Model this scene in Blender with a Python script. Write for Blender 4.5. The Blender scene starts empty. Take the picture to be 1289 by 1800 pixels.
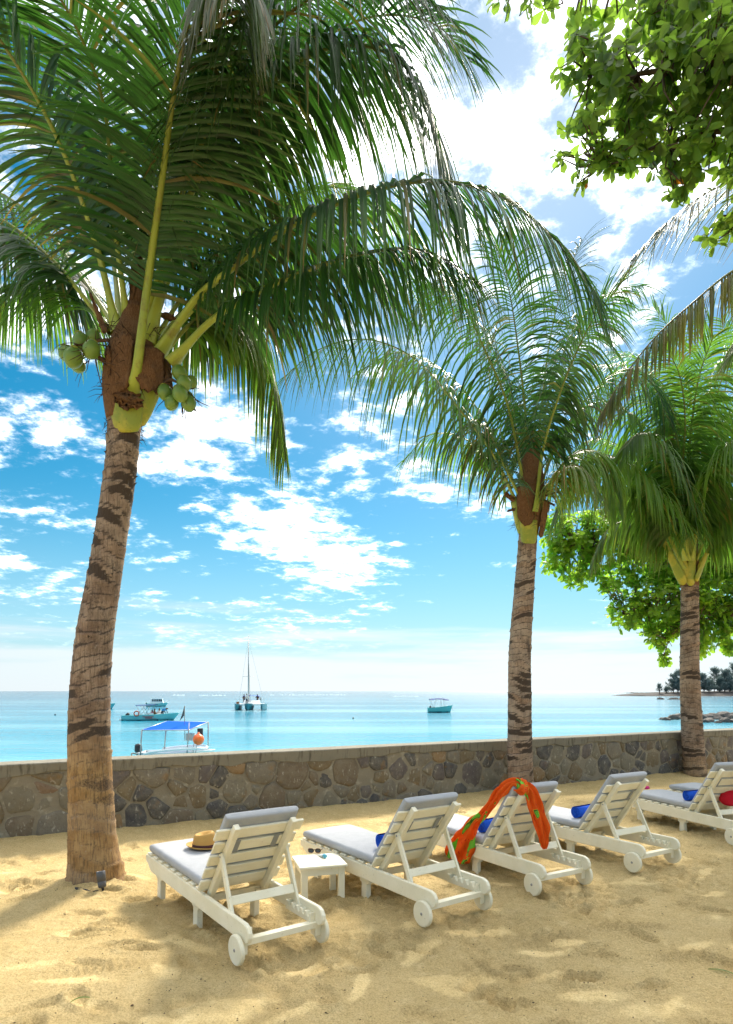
import bpy, bmesh, math, random
import numpy as np
from mathutils import Vector, Matrix, Quaternion

rng = random.Random(7)
nprng = np.random.RandomState(11)
R = math.radians
scene = bpy.context.scene
COL = scene.collection

# ---------------------------------------------------------------- camera
F = 1150.0            # focal length in pixels of the 1289 x 1800 photograph
CX, HY = 644.5, 1215.0  # principal column and horizon row
H = 1.9               # eye height above the sand
SEA = -1.3            # sea level

cam_d = bpy.data.cameras.new('camera')
cam = bpy.data.objects.new('camera', cam_d)
COL.objects.link(cam)
cam.location = (0, 0, H)
cam.rotation_euler = (R(90), 0, 0)
cam_d.sensor_fit = 'HORIZONTAL'
cam_d.sensor_width = 36.0
cam_d.lens = 36.0 * F / 1289.0
cam_d.shift_y = (HY - 900.0) / 1289.0
cam_d.clip_start = 0.05
cam_d.clip_end = 60000
scene.camera = cam

# ---------------------------------------------------------------- light
SUN_EL, SUN_AZ = 41.0, 15.0     # degrees; azimuth measured from +Y towards +X
sun_dir = Vector((math.sin(R(SUN_AZ)) * math.cos(R(SUN_EL)),
                  math.cos(R(SUN_AZ)) * math.cos(R(SUN_EL)), math.sin(R(SUN_EL))))
sun_d = bpy.data.lights.new('sun', 'SUN')
sun_d.energy = 0.85
sun_d.angle = R(11.0)
sun_d.color = (1.0, 0.91, 0.76)
sun = bpy.data.objects.new('sun', sun_d)
COL.objects.link(sun)
sun.rotation_euler = (-sun_dir).to_track_quat('-Z', 'Y').to_euler()

world = bpy.data.worlds.new('World')
scene.world = world
world.use_nodes = True


def build_world():
    nt = world.node_tree
    nt.nodes.clear()
    N, L = nt.nodes.new, nt.links.new

    def math_(op, a, b=None, c=None):
        n = N('ShaderNodeMath'); n.operation = op
        for i, v in enumerate((a, b, c)):
            if v is None: continue
            if isinstance(v, (int, float)): n.inputs[i].default_value = v
            else: L(v, n.inputs[i])
        return n.outputs[0]

    def sstep(x, lo, hi):
        n = N('ShaderNodeMapRange'); n.interpolation_type = 'SMOOTHSTEP'
        L(x, n.inputs[0]); n.inputs[1].default_value = lo; n.inputs[2].default_value = hi
        return n.outputs[0]

    def mixc(f, a, b):
        n = N('ShaderNodeMix'); n.data_type = 'RGBA'
        if isinstance(f, (int, float)): n.inputs[0].default_value = f
        else: L(f, n.inputs[0])
        for s, v in ((6, a), (7, b)):
            if isinstance(v, tuple): n.inputs[s].default_value = (*v, 1)
            else: L(v, n.inputs[s])
        return n.outputs[2]

    def scale(col, f):
        n = N('ShaderNodeVectorMath'); n.operation = 'SCALE'
        if isinstance(col, tuple): n.inputs[0].default_value = col
        else: L(col, n.inputs[0])
        if isinstance(f, (int, float)): n.inputs[3].default_value = f
        else: L(f, n.inputs[3])
        return n.outputs[0]

    tc = N('ShaderNodeTexCoord')
    nv = N('ShaderNodeVectorMath'); nv.operation = 'NORMALIZE'
    L(tc.outputs['Generated'], nv.inputs[0])
    D = nv.outputs[0]
    sp = N('ShaderNodeSeparateXYZ'); L(D, sp.inputs[0])
    x, y, z = sp.outputs
    zz = math_('ADD', math_('MAXIMUM', z, 0.0), 0.15)
    px, py = math_('DIVIDE', x, zz), math_('DIVIDE', y, zz)
    cp = N('ShaderNodeCombineXYZ'); L(px, cp.inputs[0]); L(py, cp.inputs[1]); cp.inputs[2].default_value = 3.1

    def noise(scale_, detail, rough, vec=None, dist=0.0):
        n = N('ShaderNodeTexNoise'); n.inputs['Scale'].default_value = scale_
        n.inputs['Detail'].default_value = detail; n.inputs['Roughness'].default_value = rough
        n.inputs['Distortion'].default_value = dist
        L(vec or cp.outputs[0], n.inputs['Vector'])
        return n.outputs[0]

    sky = N('ShaderNodeTexSky'); sky.sky_type = 'NISHITA'
    sky.sun_disc = False
    sky.sun_elevation = R(SUN_EL)
    sky.sun_rotation = R(SUN_AZ)
    sky.air_density = 1.0; sky.dust_density = 0.12; sky.ozone_density = 2.2
    hs = N('ShaderNodeHueSaturation'); hs.inputs['Saturation'].default_value = 1.5
    hs.inputs['Hue'].default_value = 0.478
    hs.inputs['Value'].default_value = 0.102
    L(sky.outputs[0], hs.inputs['Color'])
    blue = hs.outputs[0]

    sd = N('ShaderNodeVectorMath'); sd.operation = 'DOT_PRODUCT'
    L(D, sd.inputs[0]); sd.inputs[1].default_value = sun_dir
    ca = math_('MAXIMUM', sd.outputs['Value'], 0.0)
    glow = math_('POWER', ca, 14.0)
    glow2 = math_('POWER', ca, 4.0)

    # broken altocumulus deck: large cover pattern, then puffs
    big = noise(0.75, 2, 0.5)
    n1 = noise(3.4, 9, 0.60, dist=0.25)
    n2 = noise(10.0, 7, 0.66)

    def blob(cx, cy, sx, sy, amp):
        a = math_('MULTIPLY', math_('SUBTRACT', px, cx), 1.0 / sx)
        b = math_('MULTIPLY', math_('SUBTRACT', py, cy), 1.0 / sy)
        q = math_('ADD', math_('MULTIPLY', a, a), math_('MULTIPLY', b, b))
        return math_('MULTIPLY', math_('EXPONENT', math_('MULTIPLY', q, -1.0)), amp)

    v = math_('ADD', math_('MULTIPLY', n1, 0.57), math_('MULTIPLY', n2, 0.43))
    v = math_('ADD', v, math_('MULTIPLY', math_('SUBTRACT', big, 0.5), 0.30))
    for b in CLOUDS: v = math_('ADD', v, blob(*b))
    dens = math_('MULTIPLY', sstep(v, 0.475, 0.71), math_('ADD', 0.35, math_('MULTIPLY', n2, 1.1)))
    dens = math_('MULTIPLY', dens, sstep(z, 0.03, 0.12))
    # cloud colour: white, brighter towards the sun, thin grey bellies
    lum = math_('ADD', 5.0, math_('ADD', math_('MULTIPLY', glow, 4.0), math_('MULTIPLY', glow2, 1.0)))
    lum = math_('MULTIPLY', lum, math_('ADD', 0.86, math_('MULTIPLY', n2, 0.28)))
    ccol = scale((1.03, 1.0, 0.97), lum)
    c1 = mixc(math_('MULTIPLY', math_('POWER', dens, 1.5), 0.95), blue, ccol)
    # thin veil round the sun and pale stratus low over the sea
    c1 = mixc(math_('MULTIPLY', glow, 0.035), c1, scale((1.0, 1.0, 1.0), 9.0))
    pv = N('ShaderNodeCombineXYZ'); L(math_('MULTIPLY', x, 2.2), pv.inputs[0]); L(math_('MULTIPLY', z, 26.0), pv.inputs[1]); L(math_('MULTIPLY', y, 2.2), pv.inputs[2])
    nb = noise(1.0, 6, 0.55, vec=pv.outputs[0])
    band = math_('MULTIPLY', sstep(math_('ADD', nb, math_('MULTIPLY', math_('SUBTRACT', 0.075, z), 3.2)), 0.38, 0.64),
                 math_('SUBTRACT', 1.0, sstep(z, 0.09, 0.17)))
    low = mixc(math_('SUBTRACT', 1.0, sstep(z, 0.0, 0.30)), c1, scale((0.44, 0.80, 1.0), 0.90))
    low = mixc(0.62, c1, low)
    c2 = mixc(math_('MULTIPLY', band, 0.85), low, scale((0.86, 0.94, 0.98), math_('ADD', 0.90, math_('MULTIPLY', glow2, 0.45))))
    bg = N('ShaderNodeBackground'); bg.inputs['Strength'].default_value = 0.11
    L(c2, bg.inputs['Color'])
    out = N('ShaderNodeOutputWorld'); L(bg.outputs[0], out.inputs['Surface'])


# patches of the cloud deck: centre and size on the deck, amount of extra cover; the overhead one, mostly out of view, is added for fill light
CLOUDS = [(-0.20, 2.75, 0.30, 0.75, 0.105), (0.42, 0.82, 0.50, 0.36, 0.085), (0.0, 0.0, 0.95, 0.62, 0.15), (-0.55, 1.95, 0.45, 0.22, 0.05),
          (0.75, 3.2, 0.6, 1.2, -0.14), (-0.75, 2.8, 0.3, 0.9, -0.08)]
build_world()

scene.view_settings.view_transform = 'Standard'
scene.view_settings.look = 'None'
scene.view_settings.gamma = 1.0
scene.view_settings.use_curve_mapping = False
scene.view_settings.exposure = 3.33
scene.render.engine = 'CYCLES'
scene.cycles.use_denoising = True
scene.cycles.max_bounces = 8
scene.cycles.diffuse_bounces = 4
scene.cycles.transmission_bounces = 6
scene.cycles.sample_clamp_indirect = 6.0
scene.cycles.caustics_reflective = False
scene.cycles.caustics_refractive = False


# ---------------------------------------------------------------- helpers
def at(px, py, Y):
    """photograph pixel + distance -> point in the place"""
    return Vector(((px - CX) * Y / F, Y, H + (HY - py) * Y / F))


def ground_at(px, py, z=0.0):
    Y = F * (H - z) / (py - HY)
    return Vector(((px - CX) * Y / F, Y, z))


def hash2(ix, iy, seed):
    h = (ix * 374761393 + iy * 668265263 + seed * 144665) & 0xffffffff
    h = ((h ^ (h >> 13)) * 1274126177) & 0xffffffff
    return ((h ^ (h >> 16)) & 0xffff) / 65535.0


def vnoise(x, y, seed=0):
    x = np.asarray(x, float); y = np.asarray(y, float)
    xi = np.floor(x).astype(np.int64); yi = np.floor(y).astype(np.int64)
    fx, fy = x - xi, y - yi
    fx = fx * fx * (3 - 2 * fx); fy = fy * fy * (3 - 2 * fy)
    a = hash2(xi, yi, seed); b = hash2(xi + 1, yi, seed)
    c = hash2(xi, yi + 1, seed); d = hash2(xi + 1, yi + 1, seed)
    return (a * (1 - fx) + b * fx) * (1 - fy) + (c * (1 - fx) + d * fx) * fy


def fbm(x, y, seed=0, octv=4, gain=0.5):
    s, a, t = 0.0, 1.0, 0.0
    for i in range(octv):
        s = s + a * vnoise(x * 2 ** i, y * 2 ** i, seed + i * 17)
        t += a; a *= gain
    return s / t


class MB:
    """collects geometry for one mesh object"""
    def __init__(s): s.v = []; s.f = []; s.c = []; s.smooth = []

    def add(s, verts, faces, col=None, smooth=True):
        o = len(s.v)
        s.v.extend([tuple(p) for p in verts])
        s.c.extend([col if col is not None else (1, 1, 1)] * len(verts) if not isinstance(col, list) else col)
        s.f.extend([tuple(i + o for i in f) for f in faces])
        s.smooth.extend([smooth] * len(faces))

    def box(s, c, size, rot=None, col=None):
        hx, hy, hz = size[0] / 2, size[1] / 2, size[2] / 2
        P = [Vector((sx * hx, sy * hy, sz * hz)) for sx in (-1, 1) for sy in (-1, 1) for sz in (-1, 1)]
        if rot is not None: P = [rot @ p for p in P]
        P = [p + Vector(c) for p in P]
        s.add(P, [(0, 1, 3, 2), (4, 6, 7, 5), (0, 4, 5, 1), (2, 3, 7, 6), (0, 2, 6, 4), (1, 5, 7, 3)], col, False)

    def tube(s, pts, radii, n=8, caps=True, col=None, squash=1.0):
        pts = [Vector(p) for p in pts]
        if isinstance(radii, (int, float)): radii = [radii] * len(pts)
        V = []; fr = None
        for i, p in enumerate(pts):
            t = (pts[min(i + 1, len(pts) - 1)] - pts[max(i - 1, 0)])
            t = t.normalized() if t.length > 1e-9 else Vector((0, 0, 1))
            if fr is None:
                a = Vector((0, 0, 1)) if abs(t.z) < 0.9 else Vector((1, 0, 0))
                fr = t.cross(a).normalized()
            else:
                fr = (fr - t * fr.dot(t)).normalized()
            b = t.cross(fr)
            for k in range(n):
                th = 2 * math.pi * k / n
                V.append(p + (fr * math.cos(th) + b * math.sin(th) * squash) * radii[i])
        Fc = []
        for i in range(len(pts) - 1):
            for k in range(n):
                Fc.append((i * n + k, i * n + (k + 1) % n, (i + 1) * n + (k + 1) % n, (i + 1) * n + k))
        if caps:
            Fc.append(tuple(range(n - 1, -1, -1)))
            Fc.append(tuple((len(pts) - 1) * n + k for k in range(n)))
        s.add(V, Fc, col)

    def lathe(s, prof, n=24, M=None, col=None):
        """profile of (radius, z); M maps to place"""
        V = []; Fc = []
        for r, z in prof:
            for k in range(n):
                th = 2 * math.pi * k / n
                p = Vector((r * math.cos(th), r * math.sin(th), z))
                V.append(M @ p if M is not None else p)
        for i in range(len(prof) - 1):
            for k in range(n):
                Fc.append((i * n + k, i * n + (k + 1) % n, (i + 1) * n + (k + 1) % n, (i + 1) * n + k))
        s.add(V, Fc, col)

    def build(s, name, mat, parent=None, loc=None):
        me = bpy.data.meshes.new(name)
        me.from_pydata(s.v, [], s.f)
        me.polygons.foreach_set('use_smooth', s.smooth)
        if any(c != (1, 1, 1) for c in s.c):
            at_ = me.color_attributes.new('tint', 'FLOAT_COLOR', 'POINT')
            arr = np.ones((len(s.v), 4), np.float32); arr[:, :3] = np.array(s.c, np.float32)
            at_.data.foreach_set('color', arr.ravel())
        if mat: me.materials.append(mat)
        return link(name, me, parent, loc)


def link(name, me, parent=None, loc=None):
    o = bpy.data.objects.new(name, me)
    COL.objects.link(o)
    if parent: o.parent = parent
    if loc is not None: o.location = loc
    return o


def empty(name, loc=(0, 0, 0), rz=0.0, rx=0.0):
    o = bpy.data.objects.new(name, None)
    COL.objects.link(o)
    o.location = loc; o.rotation_euler = (rx, 0, rz)
    o.empty_display_size = 0.1
    return o


def tag(o, label=None, cat=None, group=None, kind=None):
    if label: o['label'] = label
    if cat: o['category'] = cat
    if group: o['group'] = group
    if kind: o['kind'] = kind
    return o


def copy_tree(o, parent=None):
    c = o.copy(); COL.objects.link(c); c.parent = parent
    for ch in list(o.children): copy_tree(ch, c)
    return c


def bevel_mesh(me, w, seg=2):
    bm = bmesh.new(); bm.from_mesh(me)
    bmesh.ops.bevel(bm, geom=[e for e in bm.edges if e.is_manifold and e.calc_face_angle(0) > 0.5],
                    offset=w, segments=seg, profile=0.6, affect='EDGES', clamp_overlap=True)
    bm.to_mesh(me); bm.free()
    me.polygons.foreach_set('use_smooth', [False] * len(me.polygons))


def plank(name, c, size, mat, parent, rot=None, bev=0.004, seg=2):
    """a board: chamfered box whose origin is its own centre"""
    m = MB(); m.box((0, 0, 0), size)
    o = m.build(name, mat, parent, c)
    bevel_mesh(o.data, bev, seg)
    if rot is not None: o.rotation_euler = rot
    return o


def prism(name, outline, x0, x1, mat, parent, bev=0.004, axis='X'):
    """outline of (y, z) points extruded along x"""
    n = len(outline)
    V = [(x0, p[0], p[1]) for p in outline] + [(x1, p[0], p[1]) for p in outline]
    Fc = [tuple(range(n - 1, -1, -1)), tuple(range(n, 2 * n))]
    for i in range(n):
        j = (i + 1) % n
        Fc.append((i, j, n + j, n + i))
    m = MB(); m.add(V, Fc, None, False)
    o = m.build(name, mat, parent)
    bm = bmesh.new(); bm.from_mesh(o.data); bmesh.ops.recalc_face_normals(bm, faces=bm.faces[:])
    bm.to_mesh(o.data); bm.free()
    if bev: bevel_mesh(o.data, bev, 1)
    return o


def catmull(P, n):
    """n points along a smooth curve through P, evenly spread by length"""
    P = [Vector(p) for p in P]
    Q = [P[0] * 2 - P[1]] + P + [P[-1] * 2 - P[-2]]
    out = []
    for i in range(1, len(Q) - 2):
        p0, p1, p2, p3 = Q[i - 1:i + 3]
        for k in range(16):
            t = k / 16
            out.append(0.5 * ((2 * p1) + (p2 - p0) * t + (2 * p0 - 5 * p1 + 4 * p2 - p3) * t * t + (3 * p1 - p0 - 3 * p2 + p3) * t ** 3))
    out.append(P[-1])
    L = [0.0]
    for a, b in zip(out, out[1:]): L.append(L[-1] + (b - a).length)
    res = []; j = 0
    for i in range(n):
        d = L[-1] * i / (n - 1)
        while j < len(L) - 2 and L[j + 1] < d: j += 1
        f = (d - L[j]) / max(1e-9, L[j + 1] - L[j])
        res.append(out[j].lerp(out[j + 1], f))
    return res


# ---------------------------------------------------------------- materials
class NT:
    def __init__(s, name):
        s.m = bpy.data.materials.new(name); s.m.use_nodes = True
        s.t = s.m.node_tree; s.t.nodes.clear()
        s.out = s.t.nodes.new('ShaderNodeOutputMaterial')

    def n(s, typ, **kw):
        nd = s.t.nodes.new(typ)
        for k, v in kw.items():
            if k.startswith('_'): setattr(nd, k[1:], v)
            else: s.set(nd.inputs[k.replace('__', ' ')], v)
        return nd

    def set(s, sock, v):
        if isinstance(v, bpy.types.NodeSocket): s.t.links.new(v, sock)
        elif isinstance(v, (tuple, list)) and len(v) == 3 and sock.type == 'RGBA': sock.default_value = (*v, 1)
        else: sock.default_value = v

    def math(s, op, a, b=0.0, clamp=False):
        nd = s.t.nodes.new('ShaderNodeMath'); nd.operation = op; nd.use_clamp = clamp
        s.set(nd.inputs[0], a); s.set(nd.inputs[1], b)
        return nd.outputs[0]

    def mix(s, f, a, b, blend='MIX'):
        nd = s.t.nodes.new('ShaderNodeMix'); nd.data_type = 'RGBA'; nd.blend_type = blend
        s.set(nd.inputs[0], f); s.set(nd.inputs[6], a); s.set(nd.inputs[7], b)
        return nd.outputs[2]

    def noise(s, scale, detail=4, rough=0.55, vec=None, dist=0.0):
        nd = s.n('ShaderNodeTexNoise', Scale=scale, Detail=detail, Roughness=rough, Distortion=dist)
        s.set(nd.inputs['Vector'], vec if vec is not None else s.coord())
        return nd.outputs[0]

    def coord(s, kind='Object'):
        if not hasattr(s, '_tc'): s._tc = s.t.nodes.new('ShaderNodeTexCoord')
        return s._tc.outputs[kind]

    def pos(s):
        if not hasattr(s, '_geo'): s._geo = s.t.nodes.new('ShaderNodeNewGeometry')
        return s._geo.outputs['Position']

    def mapping(s, vec, scale=(1, 1, 1), rot=(0, 0, 0)):
        nd = s.n('ShaderNodeMapping'); s.set(nd.inputs['Vector'], vec)
        nd.inputs['Scale'].default_value = scale; nd.inputs['Rotation'].default_value = rot
        return nd.outputs[0]

    def ramp(s, f, stops, interp='LINEAR'):
        nd = s.t.nodes.new('ShaderNodeValToRGB'); s.set(nd.inputs[0], f)
        e = nd.color_ramp.elements; nd.color_ramp.interpolation = interp
        while len(e) > 1: e.remove(e[-1])
        e[0].position = stops[0][0]; e[0].color = (*stops[0][1], 1)
        for p, c in stops[1:]:
            q = e.new(p); q.color = (*c, 1)
        return nd.outputs[0]

    def step(s, x, lo, hi):
        nd = s.n('ShaderNodeMapRange', _interpolation_type='SMOOTHSTEP')
        s.set(nd.inputs[0], x); nd.inputs[1].default_value = lo; nd.inputs[2].default_value = hi
        return nd.outputs[0]

    def attr(s, name, out='Color'):
        nd = s.t.nodes.new('ShaderNodeAttribute'); nd.attribute_name = name
        return nd.outputs[out]

    def rand(s):
        return s.t.nodes.new('ShaderNodeObjectInfo').outputs['Random']

    def bump(s, h, strength=0.4, dist=0.01, normal=None):
        nd = s.n('ShaderNodeBump'); s.set(nd.inputs['Strength'], strength); s.set(nd.inputs['Distance'], dist)
        s.set(nd.inputs['Height'], h)
        if normal is not None: s.set(nd.inputs['Normal'], normal)
        return nd.outputs[0]

    def done(s, color=None, rough=0.6, normal=None, spec=0.4, metal=0.0, transl=None, tw=0.4, **kw):
        b = s.t.nodes.new('ShaderNodeBsdfPrincipled')
        if color is not None: s.set(b.inputs['Base Color'], color)
        s.set(b.inputs['Roughness'], rough); s.set(b.inputs['Specular IOR Level'], spec); s.set(b.inputs['Metallic'], metal)
        for k, v in kw.items(): s.set(b.inputs[k.replace('__', ' ')], v)
        if normal is not None: s.set(b.inputs['Normal'], normal)
        sh = b.outputs[0]
        if transl is not None:
            t = s.t.nodes.new('ShaderNodeBsdfTranslucent'); s.set(t.inputs[0], transl)
            if normal is not None: s.set(t.inputs['Normal'], normal)
            mx = s.t.nodes.new('ShaderNodeMixShader'); s.set(mx.inputs[0], tw)
            s.t.links.new(sh, mx.inputs[1]); s.t.links.new(t.outputs[0], mx.inputs[2])
            sh = mx.outputs[0]
        s.t.links.new(sh, s.out.inputs['Surface'])
        return s.m


def simple(name, col, rough=0.5, spec=0.4, metal=0.0, var=0.12, scale=12.0):
    t = NT(name)
    f = t.noise(scale, 4, 0.6)
    c = t.mix(f, tuple(x * (1 - var) for x in col), tuple(min(1, x * (1 + var)) for x in col))
    return t.done(c, rough, spec=spec, metal=metal)


M = {}


def make_materials():
    # sand
    t = NT('sand')
    p = t.pos()
    a = t.noise(0.9, 4, 0.6, p); b = t.noise(7.0, 5, 0.65, p); g = t.noise(260, 2, 0.7, p)
    c = t.ramp(a, [(0.3, (0.63, 0.465, 0.205)), (0.55, (0.73, 0.55, 0.26)), (0.75, (0.79, 0.625, 0.32))])
    c = t.mix(t.step(b, 0.45, 0.75), c, (0.80, 0.63, 0.32))
    g2 = t.noise(85, 3, 0.75, p)
    c = t.mix(t.math('MULTIPLY', t.step(g2, 0.50, 0.64), 0.62), c, (0.40, 0.265, 0.105))
    c = t.mix(t.math('MULTIPLY', t.step(g2, 0.50, 0.32), 0.5), c, (0.80, 0.62, 0.33))
    c = t.mix(t.step(g, 0.54, 0.74), c, (0.36, 0.23, 0.09))
    smooth = t.attr('tint')            # wind-blown dry skin against scuffed sand
    ss = t.n('ShaderNodeSeparateColor'); t.set(ss.inputs[0], smooth)
    c = t.mix(t.math('MULTIPLY', ss.outputs[0], 0.12), c, (0.78, 0.61, 0.33))
    v = t.n('ShaderNodeTexVoronoi', Scale=5.5); t.set(v.inputs['Vector'], p)
    spk = t.math('LESS_THAN', v.outputs['Distance'], t.math('MULTIPLY', t.step(t.noise(2.0, 2, 0.5, p), 0.45, 0.8), 0.085))
    g3 = t.noise(32, 4, 0.7, p)
    c = t.mix(t.math('MULTIPLY', t.step(g3, 0.52, 0.66), 0.42), c, (0.44, 0.30, 0.12))
    c = t.mix(spk, c, (0.10, 0.065, 0.035))
    fine = t.noise(60, 5, 0.75, p); med = t.noise(24, 5, 0.72, p)
    amt = t.math('SUBTRACT', 1.0, t.math('MULTIPLY', ss.outputs[0], 0.6))
    n1 = t.bump(med, t.math('MULTIPLY', amt, 0.9), 0.035)
    n2 = t.bump(fine, t.math('ADD', 0.15, t.math('MULTIPLY', amt, 0.85)), 0.022, n1)
    M['sand'] = t.done(c, 0.95, n2, spec=0.15)

    # painted wood
    t = NT('painted_wood')
    o = t.coord()
    w = t.n('ShaderNodeVectorMath', _operation='ADD'); t.set(w.inputs[0], o)
    r = t.n('ShaderNodeObjectInfo'); t.t.links.new(r.outputs['Location'], w.inputs[1])
    gr = t.noise(9, 6, 0.6, t.mapping(w.outputs[0], (1, 9, 9)))
    bl = t.noise(5, 4, 0.6, w.outputs[0]); wr = t.noise(34, 5, 0.7, w.outputs[0])
    c = t.mix(t.step(bl, 0.3, 0.75), (0.80, 0.745, 0.56), (0.87, 0.82, 0.66))
    c = t.mix(t.math('MULTIPLY', t.step(gr, 0.55, 0.8), 0.30), c, (0.55, 0.50, 0.38))
    c = t.mix(t.math('MULTIPLY', t.step(wr, 0.62, 0.72), 0.6), c, (0.40, 0.33, 0.22))
    M['paint'] = t.done(c, 0.55, t.bump(gr, 0.25, 0.003), spec=0.35)

    # cushion cloth
    t = NT('grey_canvas')
    o = t.coord()
    wv = t.n('ShaderNodeTexWave', Scale=160.0, Distortion=1.5, Detail=2.0); t.set(wv.inputs['Vector'], o)
    nb = t.noise(14, 5, 0.65, o); fi = t.noise(210, 2, 0.6, o)
    c = t.mix(nb, (0.36, 0.375, 0.40), (0.50, 0.51, 0.53))
    c = t.mix(t.math('MULTIPLY', fi, 0.35), c, (0.30, 0.31, 0.34))
    M['cushion'] = t.done(c, 0.9, t.bump(t.math('ADD', t.math('MULTIPLY', wv.outputs[1], 0.3), nb), 0.35, 0.006), spec=0.2)
    M['strap'] = simple('strap_webbing', (0.27, 0.28, 0.28), 0.85, 0.2)
    M['bolt'] = simple('galvanised_bolt', (0.35, 0.35, 0.36), 0.45, 0.5, 0.9)

    # terry towel
    t = NT('blue_terry')
    n = t.noise(120, 3, 0.7); b = t.noise(25, 3, 0.6)
    c = t.mix(b, (0.012, 0.055, 0.42), (0.03, 0.14, 0.72))
    M['towel'] = t.done(c, 0.95, t.bump(n, 0.8, 0.006), spec=0.1)

    # straw
    t = NT('straw')
    wv = t.n('ShaderNodeTexWave', Scale=70.0, Distortion=3.0, Detail=3.0, _bands_direction='Z'); t.set(wv.inputs['Vector'], t.coord())
    c = t.mix(wv.outputs[1], (0.52, 0.29, 0.075), (0.66, 0.41, 0.13))
    c = t.mix(t.math('MULTIPLY', t.noise(30, 4, 0.6), 0.4), c, (0.42, 0.22, 0.05))
    M['straw'] = t.done(c, 0.75, t.bump(wv.outputs[1], 0.5, 0.004), spec=0.25)
    M['band'] = simple('hat_ribbon', (0.075, 0.028, 0.032), 0.7, 0.3)

    # sarong
    t = NT('printed_cotton')
    o = t.coord('UV')
    n = t.noise(2.0, 2, 0.4, t.mapping(o, (1, 0.7, 1)), 1.0)
    n2 = t.noise(3.4, 3, 0.5, t.mapping(o, (1.3, 1.2, 1)), 1.6)
    n3 = t.noise(14, 4, 0.6, o)
    c = t.mix(n3, (0.78, 0.085, 0.008), (0.86, 0.17, 0.015))
    e1 = t.step(n, 0.575, 0.583); e2 = t.step(n, 0.59, 0.60); e0 = t.step(n, 0.567, 0.575)
    c = t.mix(e0, c, (0.85, 0.62, 0.05)); c = t.mix(e1, c, (0.05, 0.20, 0.035)); c = t.mix(e2, c, (0.20, 0.62, 0.06))
    c = t.mix(t.step(n2, 0.66, 0.675), c, (0.62, 0.018, 0.02))
    M['sarong'] = t.done(c, 0.8, t.bump(n3, 0.3, 0.01), spec=0.2, transl=c, tw=0.25)

    # concrete and mortar
    t = NT('cap_concrete')
    p = t.pos()
    a = t.noise(2.2, 5, 0.65, p); b = t.noise(30, 5, 0.7, p)
    st = t.noise(6.0, 4, 0.6, t.mapping(p, (3, 3, 0.5)))
    c = t.mix(a, (0.17, 0.155, 0.12), (0.27, 0.25, 0.20))
    c = t.mix(t.step(st, 0.5, 0.72), c, (0.10, 0.09, 0.07))
    M['concrete'] = t.done(c, 0.9, t.bump(b, 0.6, 0.012), spec=0.2)
    t = NT('mortar')
    p = t.pos()
    a = t.noise(3.0, 5, 0.65, p); b = t.noise(34, 5, 0.75, p)
    c = t.mix(a, (0.20, 0.175, 0.13), (0.33, 0.29, 0.22))
    c = t.mix(t.step(t.noise(9, 4, 0.6, p), 0.52, 0.7), c, (0.37, 0.34, 0.27))
    M['mortar'] = t.done(c, 0.95, t.bump(b, 0.9, 0.02), spec=0.15)

    # wall stones: basalt greys, browns, a few ochre blocks
    t = NT('wall_stone')
    p = t.pos(); r = t.rand()
    base = t.ramp(r, [(0.0, (0.075, 0.072, 0.078)), (0.22, (0.19, 0.165, 0.13)), (0.40, (0.12, 0.10, 0.10)), (0.52, (0.17, 0.13, 0.09)),
                      (0.62, (0.20, 0.175, 0.13)), (0.78, (0.18, 0.135, 0.08)), (0.90, (0.26, 0.16, 0.075)), (0.96, (0.22, 0.14, 0.09)), (0.99, (0.33, 0.22, 0.10))], 'CONSTANT')
    a = t.noise(6, 6, 0.7, p); b = t.noise(38, 5, 0.75, p)
    c = t.mix(t.step(a, 0.3, 0.75), base, t.mix(0.45, base, (0.31, 0.28, 0.21)))
    c = t.mix(t.math('MULTIPLY', t.step(b, 0.55, 0.75), 0.6), c, (0.035, 0.033, 0.035))
    li = t.noise(13, 5, 0.7, t.mapping(p, (1.6, 1.6, 0.8)))
    c = t.mix(t.math('MULTIPLY', t.step(li, 0.57, 0.66), 0.75), c, (0.44, 0.41, 0.34))
    c = t.mix(t.math('MULTIPLY', t.step(t.noise(4.2, 4, 0.6, p), 0.58, 0.72), 0.5), c, (0.27, 0.15, 0.05))
    M['stone'] = t.done(c, 0.85, t.bump(t.math('ADD', a, t.math('MULTIPLY', b, 0.5)), 0.9, 0.03), spec=0.25)

    # palm parts
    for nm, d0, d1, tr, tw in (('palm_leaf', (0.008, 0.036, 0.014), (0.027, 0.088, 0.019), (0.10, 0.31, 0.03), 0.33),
                               ('palm_leaf_sunny', (0.016, 0.055, 0.014), (0.055, 0.135, 0.020), (0.20, 0.46, 0.04), 0.42)):  # sunlit copy of the leaf: brightness put into its colours
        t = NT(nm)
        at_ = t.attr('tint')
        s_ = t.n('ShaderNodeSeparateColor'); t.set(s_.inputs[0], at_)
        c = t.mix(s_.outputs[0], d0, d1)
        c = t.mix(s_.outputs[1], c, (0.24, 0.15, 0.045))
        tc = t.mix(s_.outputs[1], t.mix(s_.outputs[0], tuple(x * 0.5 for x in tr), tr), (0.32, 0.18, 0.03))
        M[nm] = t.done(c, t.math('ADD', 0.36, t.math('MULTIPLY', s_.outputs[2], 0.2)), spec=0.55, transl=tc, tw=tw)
    t = NT('rachis')
    at_ = t.attr('tint'); n = t.noise(8, 5, 0.65)
    s_ = t.n('ShaderNodeSeparateColor'); t.set(s_.inputs[0], at_)
    c = t.mix(s_.outputs[0], (0.105, 0.15, 0.018), (0.30, 0.36, 0.045))
    c = t.mix(t.math('MULTIPLY', t.step(n, 0.5, 0.75), 0.7), c, (0.16, 0.10, 0.035))
    c = t.mix(s_.outputs[1], c, (0.14, 0.085, 0.04))
    M['rachis'] = t.done(c, 0.45, t.bump(n, 0.2, 0.01), spec=0.45)
    t = NT('leaf_sheath')
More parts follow.
